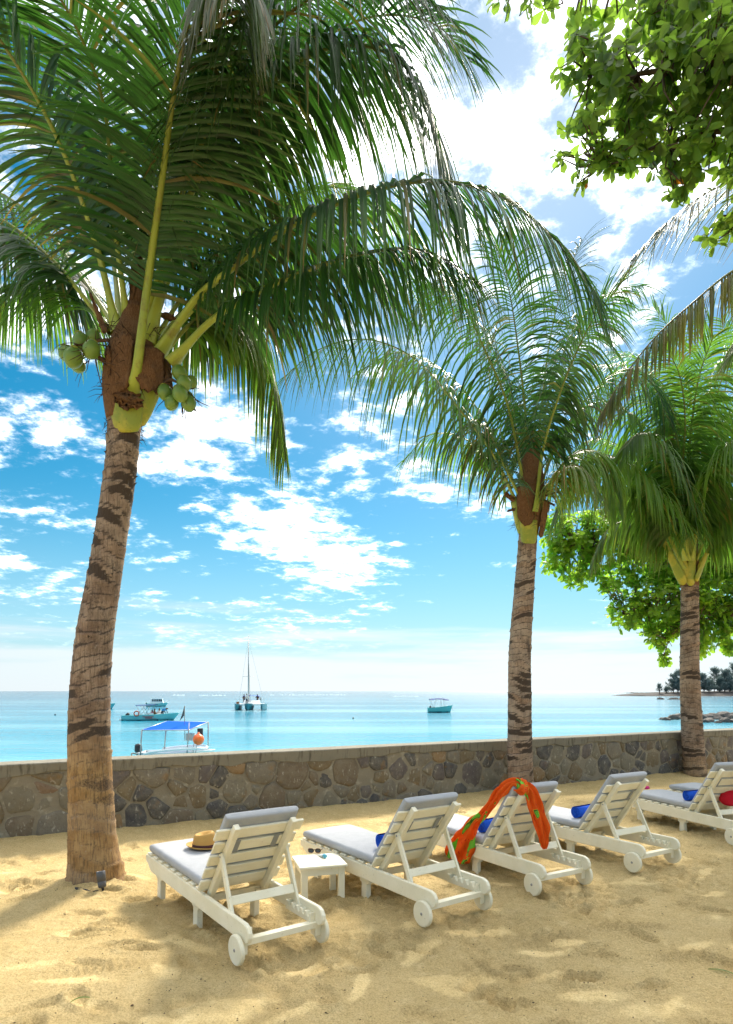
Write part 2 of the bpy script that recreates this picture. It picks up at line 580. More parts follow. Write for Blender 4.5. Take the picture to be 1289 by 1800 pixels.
    n = t.noise(5, 5, 0.6); n2 = t.noise(40, 4, 0.7, t.mapping(t.coord(), (3, 3, 0.6)))
    c = t.mix(t.step(n, 0.42, 0.66), (0.22, 0.27, 0.03), (0.40, 0.36, 0.04))
    c = t.mix(t.math('MULTIPLY', t.step(n2, 0.56, 0.72), 0.7), c, (0.14, 0.085, 0.03))
    M['sheath'] = t.done(c, 0.5, t.bump(n2, 0.2, 0.006), spec=0.4)
    t = NT('fibre_sheath')
    n = t.noise(30, 6, 0.7, t.mapping(t.coord(), (5, 5, 0.7))); n2 = t.noise(4, 4, 0.6)
    c = t.ramp(n, [(0.3, (0.055, 0.03, 0.017)), (0.5, (0.17, 0.088, 0.042)), (0.7, (0.29, 0.155, 0.075))])
    c = t.mix(t.step(n2, 0.5, 0.7), c, t.mix(0.5, c, (0.23, 0.14, 0.085)))
    M['fibre'] = t.done(c, 0.9, t.bump(n, 0.9, 0.012), spec=0.15, transl=(0.2, 0.1, 0.04), tw=0.12)
    t = NT('palm_bark')
    at_ = t.attr('tint'); s_ = t.n('ShaderNodeSeparateColor'); t.set(s_.inputs[0], at_)
    fib = t.noise(26, 6, 0.7, t.mapping(t.coord(), (2.2, 2.2, 0.22))); bl = t.noise(5.5, 5, 0.65); mic = t.noise(60, 4, 0.7)
    up = t.mix(t.step(bl, 0.35, 0.7), (0.24, 0.155, 0.105), (0.41, 0.295, 0.21))
    dn = t.mix(t.step(bl, 0.35, 0.7), (0.30, 0.165, 0.06), (0.47, 0.30, 0.13))
    c = t.mix(s_.outputs[1], up, dn)
    c = t.mix(t.math('MULTIPLY', t.step(fib, 0.46, 0.66), 0.75), c, (0.095, 0.06, 0.036))
    c = t.mix(t.math('MULTIPLY', s_.outputs[2], 0.7), c, (0.42, 0.37, 0.31))
    c = t.mix(t.step(t.math('ADD', s_.outputs[0], t.math('MULTIPLY', t.math('SUBTRACT', mic, 0.5), 1.2)), 0.18, 0.85), c, (0.072, 0.052, 0.040))
    c = t.mix(t.math('MULTIPLY', t.step(t.noise(19, 5, 0.7), 0.60, 0.70), 0.32), c, (0.43, 0.39, 0.33))
    M['bark'] = t.done(c, 0.9, t.bump(t.math('ADD', fib, t.math('MULTIPLY', mic, 0.4)), 0.9, 0.02), spec=0.2)
    t = NT('coconut_husk')
    n = t.noise(7, 4, 0.6)
    c = t.mix(n, (0.075, 0.165, 0.025), (0.18, 0.28, 0.048))
    M['coconut'] = t.done(c, 0.38, t.bump(n, 0.15, 0.01), spec=0.5)
    M['twig'] = simple('dry_twig', (0.075, 0.045, 0.028), 0.85, 0.2, var=0.3)

    # almond leaves
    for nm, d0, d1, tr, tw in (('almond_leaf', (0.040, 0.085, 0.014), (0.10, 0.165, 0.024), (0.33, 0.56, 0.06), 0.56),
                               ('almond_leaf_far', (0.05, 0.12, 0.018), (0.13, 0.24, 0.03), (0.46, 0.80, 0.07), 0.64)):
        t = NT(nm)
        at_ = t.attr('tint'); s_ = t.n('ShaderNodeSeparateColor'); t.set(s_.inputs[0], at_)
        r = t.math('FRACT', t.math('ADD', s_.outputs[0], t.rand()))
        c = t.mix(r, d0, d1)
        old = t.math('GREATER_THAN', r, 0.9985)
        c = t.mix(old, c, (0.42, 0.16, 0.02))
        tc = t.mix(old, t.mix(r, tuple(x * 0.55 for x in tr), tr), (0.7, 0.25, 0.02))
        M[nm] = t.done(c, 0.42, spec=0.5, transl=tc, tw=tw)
    t = NT('tree_bark')
    n = t.noise(16, 6, 0.7)
    M['tree_bark'] = t.done(t.mix(n, (0.055, 0.038, 0.026), (0.17, 0.125, 0.09)), 0.9, t.bump(n, 0.8, 0.02), spec=0.2)

    # sea: shallow pale sand bottom near the beach, deeper teal outside
    t = NT('sea_water')
    p = t.pos()
    s_ = t.n('ShaderNodeSeparateXYZ'); t.set(s_.inputs[0], p)
    dist = t.math('ADD', s_.outputs[1], t.math('MULTIPLY', s_.outputs[0], -0.35))
    pat = t.noise(0.012, 4, 0.55, t.mapping(p, (0.5, 1.6, 1)))
    dd = t.math('MULTIPLY', dist, t.math('ADD', 0.55, t.math('MULTIPLY', pat, 0.9)))
    lg = t.math('DIVIDE', t.math('LOGARITHM', t.math('MAXIMUM', dd, 8.0), 10.0), 4.0)
    c = t.ramp(lg, [(0.26, (0.17, 0.41, 0.47)), (0.36, (0.07, 0.32, 0.41)), (0.46, (0.006, 0.22, 0.33)),
                    (0.56, (0.002, 0.145, 0.25)), (0.66, (0.002, 0.09, 0.18)), (0.85, (0.002, 0.055, 0.135))])
    w1 = t.noise(0.55, 4, 0.6, t.mapping(p, (0.7, 1.5, 1), (0, 0, 0.25)), 0.6)
    w2 = t.noise(2.6, 4, 0.6, t.mapping(p, (0.7, 1.6, 1), (0, 0, -0.2)), 0.4)
    w0 = t.noise(0.11, 3, 0.6, t.mapping(p, (0.35, 1.5, 1), (0, 0, 0.12)), 0.5)
    st = t.noise(0.05, 5, 0.62, t.mapping(p, (0.16, 1.3, 1), (0, 0, 0.06)))
    c = t.mix(t.step(st, 0.42, 0.66), c, t.mix(0.42, c, (0.35, 0.62, 0.68)))
    hgt = t.math('ADD', t.math('ADD', w1, t.math('MULTIPLY', w0, 2.4)), t.math('MULTIPLY', w2, 0.28))
    # surf on the reef
    nm = t.bump(hgt, 0.35, 0.16)
    df = t.n('ShaderNodeBsdfDiffuse'); t.set(df.inputs[0], c); t.set(df.inputs['Normal'], nm)
    gl = t.n('ShaderNodeBsdfGlossy', Roughness=0.12); t.set(gl.inputs['Normal'], nm)
    fr = t.n('ShaderNodeFresnel', IOR=1.33); t.set(fr.inputs['Normal'], nm)
    mx = t.n('ShaderNodeMixShader'); t.set(mx.inputs[0], t.math('MULTIPLY', fr.outputs[0], 0.78))   # wave slopes keep the mean reflectance low
    t.t.links.new(df.outputs[0], mx.inputs[1]); t.t.links.new(gl.outputs[0], mx.inputs[2]); t.t.links.new(mx.outputs[0], t.out.inputs['Surface'])
    M['sea'] = t.m
    t = NT('sea_foam')
    M['foam'] = t.done(t.mix(t.noise(1.5, 4, 0.7), (0.25, 0.40, 0.44), (0.55, 0.62, 0.64)), 0.8)

    # boats
    M['b_white'] = simple('white_gelcoat', (0.74, 0.78, 0.78), 0.3, 0.5, var=0.06, scale=3)
    M['b_teal'] = simple('teal_boat_paint', (0.10, 0.48, 0.47), 0.4, 0.5, var=0.12, scale=2)
    M['b_teal_shaded'] = simple('shaded_teal_boat_paint', (0.03, 0.21, 0.26), 0.4, 0.5, var=0.12, scale=2)  # teal with the shade on the catamaran hulls put into the colour
    M['b_teal_pale'] = simple('pale_teal_boat_paint', (0.20, 0.58, 0.58), 0.4, 0.5, var=0.1, scale=2)
    M['b_dark'] = simple('antifouling', (0.015, 0.03, 0.05), 0.6, 0.3)
    M['b_navy'] = simple('navy_canvas', (0.015, 0.035, 0.14), 0.85, 0.2)
    M['b_blue'] = simple('blue_tarpaulin', (0.004, 0.09, 0.62), 0.9, 0.05, var=0.1, scale=3)
    M['b_glass'] = simple('tinted_glass', (0.02, 0.035, 0.045), 0.08, 0.6)
    M['metal'] = simple('weathered_aluminium', (0.38, 0.38, 0.37), 0.4, 0.5, 0.7)
    M['wood_pole'] = simple('driftwood_pole', (0.20, 0.17, 0.13), 0.8, 0.2, var=0.25)
    M['orange'] = simple('orange_plastic', (0.85, 0.14, 0.015), 0.38, 0.5, var=0.06)
    M['ring'] = simple('lifebuoy_red', (0.68, 0.13, 0.06), 0.5, 0.4)
    M['black'] = simple('black_plastic', (0.02, 0.021, 0.024), 0.45, 0.4)
    M['red_print'] = simple('red_lettering', (0.42, 0.03, 0.03), 0.5, 0.3)
    M['flag'] = simple('faded_flag', (0.10, 0.12, 0.11), 0.85, 0.2, var=0.4, scale=3)
    M['skin'] = simple('skin', (0.20, 0.095, 0.055), 0.6, 0.4)
    M['shirt_blue'] = simple('blue_shirt', (0.03, 0.20, 0.42), 0.8, 0.2)
    M['shirt_pink'] = simple('pink_shirt', (0.55, 0.20, 0.32), 0.8, 0.2)
    M['shirt_white'] = simple('white_shirt', (0.62, 0.62, 0.60), 0.8, 0.2)
    M['shirt_brown'] = simple('brown_cloth', (0.20, 0.09, 0.045), 0.8, 0.2)
    M['rope'] = simple('rope', (0.28, 0.26, 0.22), 0.9, 0.1)
    M['lamp_grey'] = simple('dark_grey_lamp', (0.085, 0.088, 0.095), 0.5, 0.4)
    M['tortoise'] = simple('tortoiseshell', (0.10, 0.035, 0.012), 0.2, 0.6, var=0.6, scale=60)
    M['tube_white'] = simple('white_tube', (0.72, 0.74, 0.74), 0.35, 0.5, var=0.03)
    M['tube_blue'] = simple('blue_print', (0.10, 0.40, 0.55), 0.4, 0.4)
    M['red_cloth'] = simple('red_cloth', (0.62, 0.014, 0.03), 0.85, 0.2)
    M['pink_cloth'] = simple('pink_cloth', (0.62, 0.03, 0.18), 0.85, 0.2)

    # rocks, headland
    t = NT('shore_rock')
    n = t.noise(2.2, 6, 0.7, t.pos())
    M['rock'] = t.done(t.mix(n, (0.030, 0.028, 0.030), (0.15, 0.135, 0.115)), 0.85, t.bump(n, 0.9, 0.15), spec=0.3)
    t = NT('headland_soil')
    n = t.noise(0.2, 5, 0.6, t.pos())
    M['headland'] = t.done(t.mix(n, (0.012, 0.011, 0.011), (0.04, 0.034, 0.03)), 0.95)
    t = NT('casuarina_needles')
    at_ = t.attr('tint'); s_ = t.n('ShaderNodeSeparateColor'); t.set(s_.inputs[0], at_)
    M['casuarina'] = t.done(t.mix(s_.outputs[0], (0.11, 0.15, 0.145), (0.26, 0.31, 0.29)), 0.9, transl=(0.10, 0.14, 0.10), tw=0.25)  # pale bluish grey in the colour imitates distance haze
    M['litter'] = simple('dry_leaf_litter', (0.10, 0.065, 0.035), 0.9, 0.1, var=0.5, scale=3)


make_materials()
# ---------------------------------------------------------------- layout of the wall and the sand
def wall_pt(px):
    Y = F * 0.92 / (130.0 - 0.0481 * px)
    return Vector(((px - CX) * Y / F, Y, 0))


WP = wall_pt(0)
WD = (wall_pt(1289) - WP).normalized()          # along the wall
WN = Vector((-WD.y, WD.x, 0))                   # towards the sea
WANG = math.atan2(WD.y, WD.x)


def uv_xy(u, v):
    return WP.x + WD.x * u + WN.x * v, WP.y + WD.y * u + WN.y * v


def xy_uv(x, y):
    dx, dy = x - WP.x, y - WP.y
    return dx * WD.x + dy * WD.y, dx * WN.x + dy * WN.y


PALM1, PALM2, PALM3 = ground_at(172, 1556), ground_at(916, 1404), ground_at(1222, 1367)
LOUNGERS = [  # tail centre on the sand, heading and pitch in degrees
    (-0.555, 4.647, 36.8, 2.1), (0.803, 5.387, 36.1, 1.2), (1.905, 6.160, 31.0, 0.0), (3.155, 6.955, 32.0, 0.0), (4.886, 8.071, 17.0, -0.3), (6.02, 8.75, 26.0, 0.3)]


def ell(u, v, x, y, L, W, ang):
    c, s = math.cos(ang), math.sin(ang)
    a = ((u - x) * c + (v - y) * s) / L
    b = (-(u - x) * s + (v - y) * c) / W
    return a, b, a * a + b * b


def axis(parts):
    out = [parts[0][0]]
    for a, b, st in parts:
        n = max(1, int(round((b - a) / st)))
        out += [a + (b - a) * (i + 1) / n for i in range(n)]
    return np.array(out)


def build_sand():
    us = axis([(-30, -4, 2.0), (-4, -0.8, 0.16), (-0.8, 6.5, 0.026), (6.5, 12, 0.05), (12, 20, 0.16), (20, 45, 2.0)])
    vs = axis([(-34, -8.5, 2.0), (-8.5, -7.3, 0.2), (-7.3, -2.2, 0.026), (-2.2, 0.1, 0.05), (0.1, 0.25, 0.15)])
    U, V = np.meshgrid(us, vs, indexing='ij')
    X = WP.x + WD.x * U + WN.x * V; Y = WP.y + WD.y * U + WN.y * V
    Z = (fbm(X * 0.55, Y * 0.55, 3, 3) - 0.5) * 0.05
    Z += (fbm(X * 2.4, Y * 2.4, 9, 3) - 0.5) * 0.04
    crumb = fbm(X * 9, Y * 9, 21, 4, 0.6) - 0.5
    lump = fbm(X * 20, Y * 20, 5, 3, 0.75) - 0.5
    rough = 0.35 + 0.65 * np.clip((fbm(X * 1.1, Y * 1.1, 40, 3) - 0.36) / 0.26, 0, 1)
    smooth = np.zeros_like(Z)
    # dug, crumbly sand round the loungers
    for lx_, ly_, a, _t in LOUNGERS:
        ca, sa = math.cos(R(a)), math.sin(R(a))
        for ox, oy, rr in ((0.0, 0.05, 0.45), (0.0, 1.0, 0.6), (0.15, 1.6, 0.5), (-0.05, -0.2, 0.4)):
            cx, cy = lx_ + ca * ox - sa * oy, ly_ + sa * ox + ca * oy
            d2 = ((X - cx) ** 2 + (Y - cy) ** 2) / rr ** 2
            k = np.exp(-d2)
            rough += 1.5 * k
            Z -= 0.012 * k
    r_ = random.Random(5)
    for i in range(260):      # foot prints
        u0, v0 = r_.uniform(-0.5, 10), r_.uniform(-7.2, -0.6)
        ang = r_.choice([0.2, 1.7, -0.6, 2.6]) + r_.uniform(-0.5, 0.5)
        a, b, q = ell(U, V, u0, v0, r_.uniform(0.12, 0.15), r_.uniform(0.05, 0.065), ang)
        dp = r_.uniform(0.022, 0.050)
        Z += -dp * np.exp(-q ** 2) + 0.5 * dp * np.exp(-((np.sqrt(q) - 1.35) / 0.28) ** 2)
    for i in range(85):       # smooth dry skins left by dragging feet
        u0, v0 = r_.uniform(-0.6, 7.5), r_.uniform(-7.3, -4.2) if i % 4 else r_.uniform(-4.5, -1)
        ang = r_.gauss(0.35, 0.5) - WANG
        a, b, q = ell(U, V, u0, v0, r_.uniform(0.10, 0.32), r_.uniform(0.035, 0.085), ang)
        wob = q + (fbm(X * 8, Y * 8, 70 + i % 5, 3) - 0.5) * 2.6
        k = 1 / (1 + np.exp((wob - 0.9) * 7))
        smooth = np.maximum(smooth, k * r_.uniform(0.5, 1.0))
        Z += 0.006 * k
    # tread marks
    for px, py, L, W, ang, wl in ((735, 1645, 0.35, 0.17, 0.15, 0.04), (960, 1645, 0.45, 0.16, 0.25, 0.045), (1105, 1625, 0.40, 0.13, 0.1, 0.045),
                                  (880, 1700, 0.3, 0.16, -0.3, 0.04), (1200, 1680, 0.3, 0.12, 0.2, 0.045), (180, 1705, 0.3, 0.1, 0.4, 0.05), (210, 1625, 0.32, 0.1, 0.3, 0.045)):
        g = ground_at(px, py)
        a, b, q = ell(X, Y, g.x, g.y, L, W, ang)
        k = np.exp(-q ** 2)
        ph = a * L / wl * 2 * math.pi + 2.0 * b * b + (fbm(X * 3, Y * 3, 90, 2) - 0.5) * 5
        Z += 0.018 * k * np.sin(ph)
        rough *= 1 - 0.7 * k
    # ruts scraped by the wheels and feet of the loungers
    for lx_, ly_, a, _t in LOUNGERS:
        ca, sa = math.cos(R(a)), math.sin(R(a))
        for sx, y0, y1 in ((-.345, -.55, .05), (.345, -.45, .05), (-.25, .70, 1.0), (.25, .75, 1.0), (-.1, .55, 1.1)):
            qx = (X - lx_) * ca + (Y - ly_) * sa; qy = -(X - lx_) * sa + (Y - ly_) * ca
            on = 1 / (1 + np.exp(-(qy - y0) * 18)) / (1 + np.exp((qy - y1) * 18))
            e = (qx - sx - 0.05 * np.sin(qy * 7 + lx_ * 5)) / 0.045
            Z += on * (-0.020 * np.exp(-e ** 2) + 0.013 * np.exp(-((np.abs(e) - 1.9) / .7) ** 2))
    # a trodden shallow trough running along the row
    Z -= 0.02 * np.exp(-((V + 5.9 + 0.3 * np.sin(U * 0.9)) / 0.5) ** 2)
    # banks: against the wall and round the palms
    bank = 0.035 + 0.07 * fbm(U * 0.9, V * 0.0 + 3, 33, 3)
    Z += bank * np.exp(-((V) / 0.30) ** 2)
    for p, rr, hh in ((PALM1, 0.62, 0.10), (PALM2, 0.5, 0.05), (PALM3, 0.5, 0.05)):
        d = np.sqrt((X - p.x) ** 2 + (Y - p.y) ** 2)
        Z += hh * np.exp(-(d / rr) ** 2)
    near = np.clip(1 - smooth * 0.9, 0, 1)
    Z += (crumb * 0.022 + lump * 0.032) * rough * near
    nu, nv = U.shape
    verts = np.stack([X.ravel(), Y.ravel(), Z.ravel()], 1)
    idx = np.arange(nu * nv).reshape(nu, nv)
    faces = np.stack([idx[:-1, :-1].ravel(), idx[1:, :-1].ravel(), idx[1:, 1:].ravel(), idx[:-1, 1:].ravel()], 1)
    me = bpy.data.meshes.new('sand_ground')
    me.vertices.add(len(verts)); me.vertices.foreach_set('co', verts.ravel())
    me.loops.add(faces.size); me.loops.foreach_set('vertex_index', faces.ravel().astype(np.int32))
    me.polygons.add(len(faces)); me.polygons.foreach_set('loop_start', np.arange(0, faces.size, 4, dtype=np.int32))
    me.update(calc_edges=True)
    me.polygons.foreach_set('use_smooth', np.ones(len(faces), bool))
    ca_ = me.color_attributes.new('tint', 'FLOAT_COLOR', 'POINT')
    arr = np.zeros((len(verts), 4), np.float32); arr[:, 0] = smooth.ravel(); arr[:, 3] = 1
    ca_.data.foreach_set('color', arr.ravel())
    me.materials.append(M['sand'])
    o = link('ground', me)
    tag(o, 'pale golden beach sand with footprints and rake marks', None, None, 'structure')
    global SAND_Z
    pts = verts

    def sz(x, y):
        u, v = xy_uv(x, y)
        i = int(np.clip(np.searchsorted(us, u), 0, nu - 1)); j = int(np.clip(np.searchsorted(vs, v), 0, nv - 1))
        return float(Z[i, j])
    SAND_Z = sz


build_sand()


# ---------------------------------------------------------------- stone wall
def clip_poly(poly, n, d):
    """keep the part of a 2-D polygon with n.p <= d"""
    out = []
    for i in range(len(poly)):
        a, b = poly[i], poly[(i + 1) % len(poly)]
        da, db = n[0] * a[0] + n[1] * a[1] - d, n[0] * b[0] + n[1] * b[1] - d
        if da <= 0: out.append(a)
        if da * db < 0:
            f = da / (da - db)
            out.append((a[0] + (b[0] - a[0]) * f, a[1] + (b[1] - a[1]) * f))
    return out


def build_wall():
    root = empty('stone_wall', (*uv_xy(0, 0.2), 0), WANG)
    tag(root, 'low rubble stone wall with concrete cap between the sand and the sea', 'wall')
    u0, u1 = -3.2, 19.0
    top = 0.875
    # mortar body: front face at v = 0.03 (local y = -0.17); slightly wavy
    nu = 150
    zz = [-0.35, 0.0, 0.2, 0.4, 0.6, 0.8, top]
    V = []; Fc = []
    for i in range(nu + 1):
        u = u0 + (u1 - u0) * i / nu
        for z in zz:
            V.append((u, -0.165 + 0.022 * (float(fbm(u * 2.2, z * 2.2 + 9, 4, 3)) - 0.5), z))
    k = len(zz)
    for i in range(nu):
        for j in range(k - 1):
            Fc.append((i * k + j, (i + 1) * k + j, (i + 1) * k + j + 1, i * k + j + 1))
    o = len(V)
    V += [(u0, 0.17, -1.2), (u1, 0.17, -1.2), (u1, 0.17, top), (u0, 0.17, top)]
    Fc += [(o + 1, o, o + 3, o + 2)]
    V += [(u0, -0.165, -0.35), (u0, -0.165, top), (u1, -0.165, -0.35), (u1, -0.165, top)]
    Fc += [(o, o + 4, o + 5, o + 3), (o + 6, o + 1, o + 2, o + 7)]
    m = MB(); m.add(V, Fc); m.build('mortar_body', M['mortar'], root)
    # cap: cast in place, uneven lower lip
    n = 260
    V = []; Fc = []
    for i in range(n + 1):
        u = u0 - 0.02 + (u1 - u0 + 0.04) * i / n
        w = float(fbm(u * 1.7, 2.0, 14, 3)) - 0.5
        w2 = float(fbm(u * 5, 7.0, 15, 3)) - 0.5
        lip = top - 0.05 + 0.10 * w + 0.07 * w2
        V += [(u, -0.172, lip), (u, -0.19 + 0.006 * w2, lip + 0.012), (u, -0.20 + 0.008 * w2, 0.968 + 0.004 * w), (u, -0.19, 0.98 + 0.004 * w),
              (u, 0.19, 0.985 + 0.004 * w2), (u, 0.20, 0.97), (u, 0.20, 0.86), (u, 0.172, 0.855)]
    for i in range(n):
        for j in range(7):
            Fc.append((i * 8 + j, (i + 1) * 8 + j, (i + 1) * 8 + j + 1, i * 8 + j + 1))
    Fc += [tuple(range(8)), tuple(n * 8 + q for q in range(7, -1, -1))]
    m = MB(); m.add(V, Fc, None, False); m.build('concrete_cap', M['concrete'], root)
    # stones: irregular cells with recessed joints
    r_ = random.Random(23)
    seeds = []
    u = u0
    tries = 0
    while tries < 9000 and len(seeds) < 270:      # uneven scatter: big blocks with small ones between
        tries += 1
        w = r_.choice((.10, .13, .16, .20, .24, .27))
        p = (r_.uniform(u0, u1), r_.uniform(-.06, .80), w)
        if all((p[0] - q[0]) ** 2 + (p[1] - q[1]) ** 2 > ((p[2] + q[2]) * .74) ** 2 for q in seeds): seeds.append(p)
    lo, hi = -0.12, 0.845
    for i, (su, sz, sw) in enumerate(seeds):
        if r_.random() < 0.04: continue
        poly = [(su - 0.6, lo), (su + 0.6, lo), (su + 0.6, hi), (su - 0.6, hi)]
        gap = r_.uniform(0.004, 0.021)
        for j, (tu, tz, tw_) in enumerate(seeds):
            if j == i or abs(tu - su) > 1.2: continue
            dx, dz = tu - su, (tz - sz)
            L = math.hypot(dx, dz)
            if L < 1e-6: continue
            nx, nz = dx / L, dz / L
            poly = clip_poly(poly, (nx, nz), nx * (su + tu) / 2 + nz * (sz + tz) / 2 + (sw * sw - tw_ * tw_) / (2 * L) * .8 - gap)
            if len(poly) < 3: break
        if len(poly) < 3: continue
        c = (sum(p[0] for p in poly) / len(poly), sum(p[1] for p in poly) / len(poly))
        if c[0] < u0 + 0.1 or c[0] > u1 - 0.1: continue
        # cut the corners, roughen the outline
        q = []
        for a, b in zip(poly, poly[1:] + poly[:1]):
            L = math.hypot(a[0] - b[0], a[1] - b[1])
            if L < 0.03: q.append(((a[0] + b[0]) / 2, (a[1] + b[1]) / 2)); continue
            for f in (0.14, 0.86):
                q.append((a[0] + (b[0] - a[0]) * f + r_.uniform(-.008, .008), a[1] + (b[1] - a[1]) * f + r_.uniform(-.008, .008)))
        if len(q) < 4: continue
        nq = len(q)
        yb, yf = -0.14, -0.166 - r_.uniform(0.002, 0.022)
        tilt = r_.uniform(-0.05, 0.05), r_.uniform(-0.05, 0.05)
        V = [(p[0] - c[0], yb, p[1] - c[1]) for p in q]
        V += [(p[0] - c[0], yf + 0.012, p[1] - c[1]) for p in q]
        V += [((p[0] - c[0]) * 0.82, yf + tilt[0] * (p[0] - c[0]) + tilt[1] * (p[1] - c[1]) + r_.uniform(-.005, .005), (p[1] - c[1]) * 0.82) for p in q]
        V.append((0, yf - 0.006 + r_.uniform(-.006, .006), 0))
        Fc = []
        for a in range(nq):
            b = (a + 1) % nq
            Fc += [(a, b, nq + b, nq + a), (nq + a, nq + b, 2 * nq + b, 2 * nq + a), (2 * nq + a, 2 * nq + b, 3 * nq)]
        m = MB(); m.add(V, Fc)
        s = m.build('stone', M['stone'], root, (c[0], 0, c[1]))
    return root


WALL = build_wall()


# ---------------------------------------------------------------- beach beyond the wall, sea, headland
def build_sea():
    V = []; Fc = []
    us = [-60, -20, 0, 5, 10, 15, 20, 40, 120]
    prof = [(0.15, -0.45), (2.0, -0.85), (6.0, -1.25), (9.0, -1.7), (14, -2.4)]
    for u in us:
        for v, z in prof:
            V.append((*uv_xy(u, v), z))
    k = len(prof)
    for i in range(len(us) - 1):
        for j in range(k - 1):
            Fc.append((i * k + j, (i + 1) * k + j, (i + 1) * k + j + 1, i * k + j + 1))
    m = MB(); m.add(V, Fc); tag(m.build('beach', M['sand']), 'wet sand slope behind the stone wall', None, None, 'structure')
    m = MB()
    ys = [3, 30, 60, 100, 160, 260, 500, 1200, 4000, 30000]
    xs = [-30000, -4000, -800, -200, -60, 0, 60, 200, 800, 4000, 30000]
    V = [(x, y, SEA) for y in ys for x in xs]
    k = len(xs)
    Fc = [(j * k + i, j * k + i + 1, (j + 1) * k + i + 1, (j + 1) * k + i) for j in range(len(ys) - 1) for i in range(k - 1)]
    # keep the sheet on the sea side of the wall
    keep = []
    for f in Fc:
        keep.append(f)
    m.add(V, keep)
    tag(m.build('sea', M['sea']), 'calm turquoise lagoon reaching to the horizon', None, None, 'structure')


def shift_sea(o):
    pass


build_sea()


def sea_at(px, py, dz=0.0):
    Y = F * (H - SEA) / (py - HY)
    return Vector(((px - CX) * Y / F, Y, SEA + dz))


def rock_mesh(name, seed, sub=2):
    bm = bmesh.new(); bmesh.ops.create_icosphere(bm, subdivisions=sub, radius=1.0)
    r_ = random.Random(seed)
    planes = [(Vector((r_.gauss(0, 1), r_.gauss(0, 1), r_.gauss(0, 1))).normalized(), r_.uniform(0.55, 0.9)) for _ in range(9)]
    for v in bm.verts:
        for n, d in planes:
            e = v.co.dot(n) - d
            if e > 0: v.co -= n * e * 0.85
        v.co *= 1 + r_.uniform(-.05, .05)
    me = bpy.data.meshes.new(name); bm.to_mesh(me); bm.free()
    me.materials.append(M['rock'])
    return me


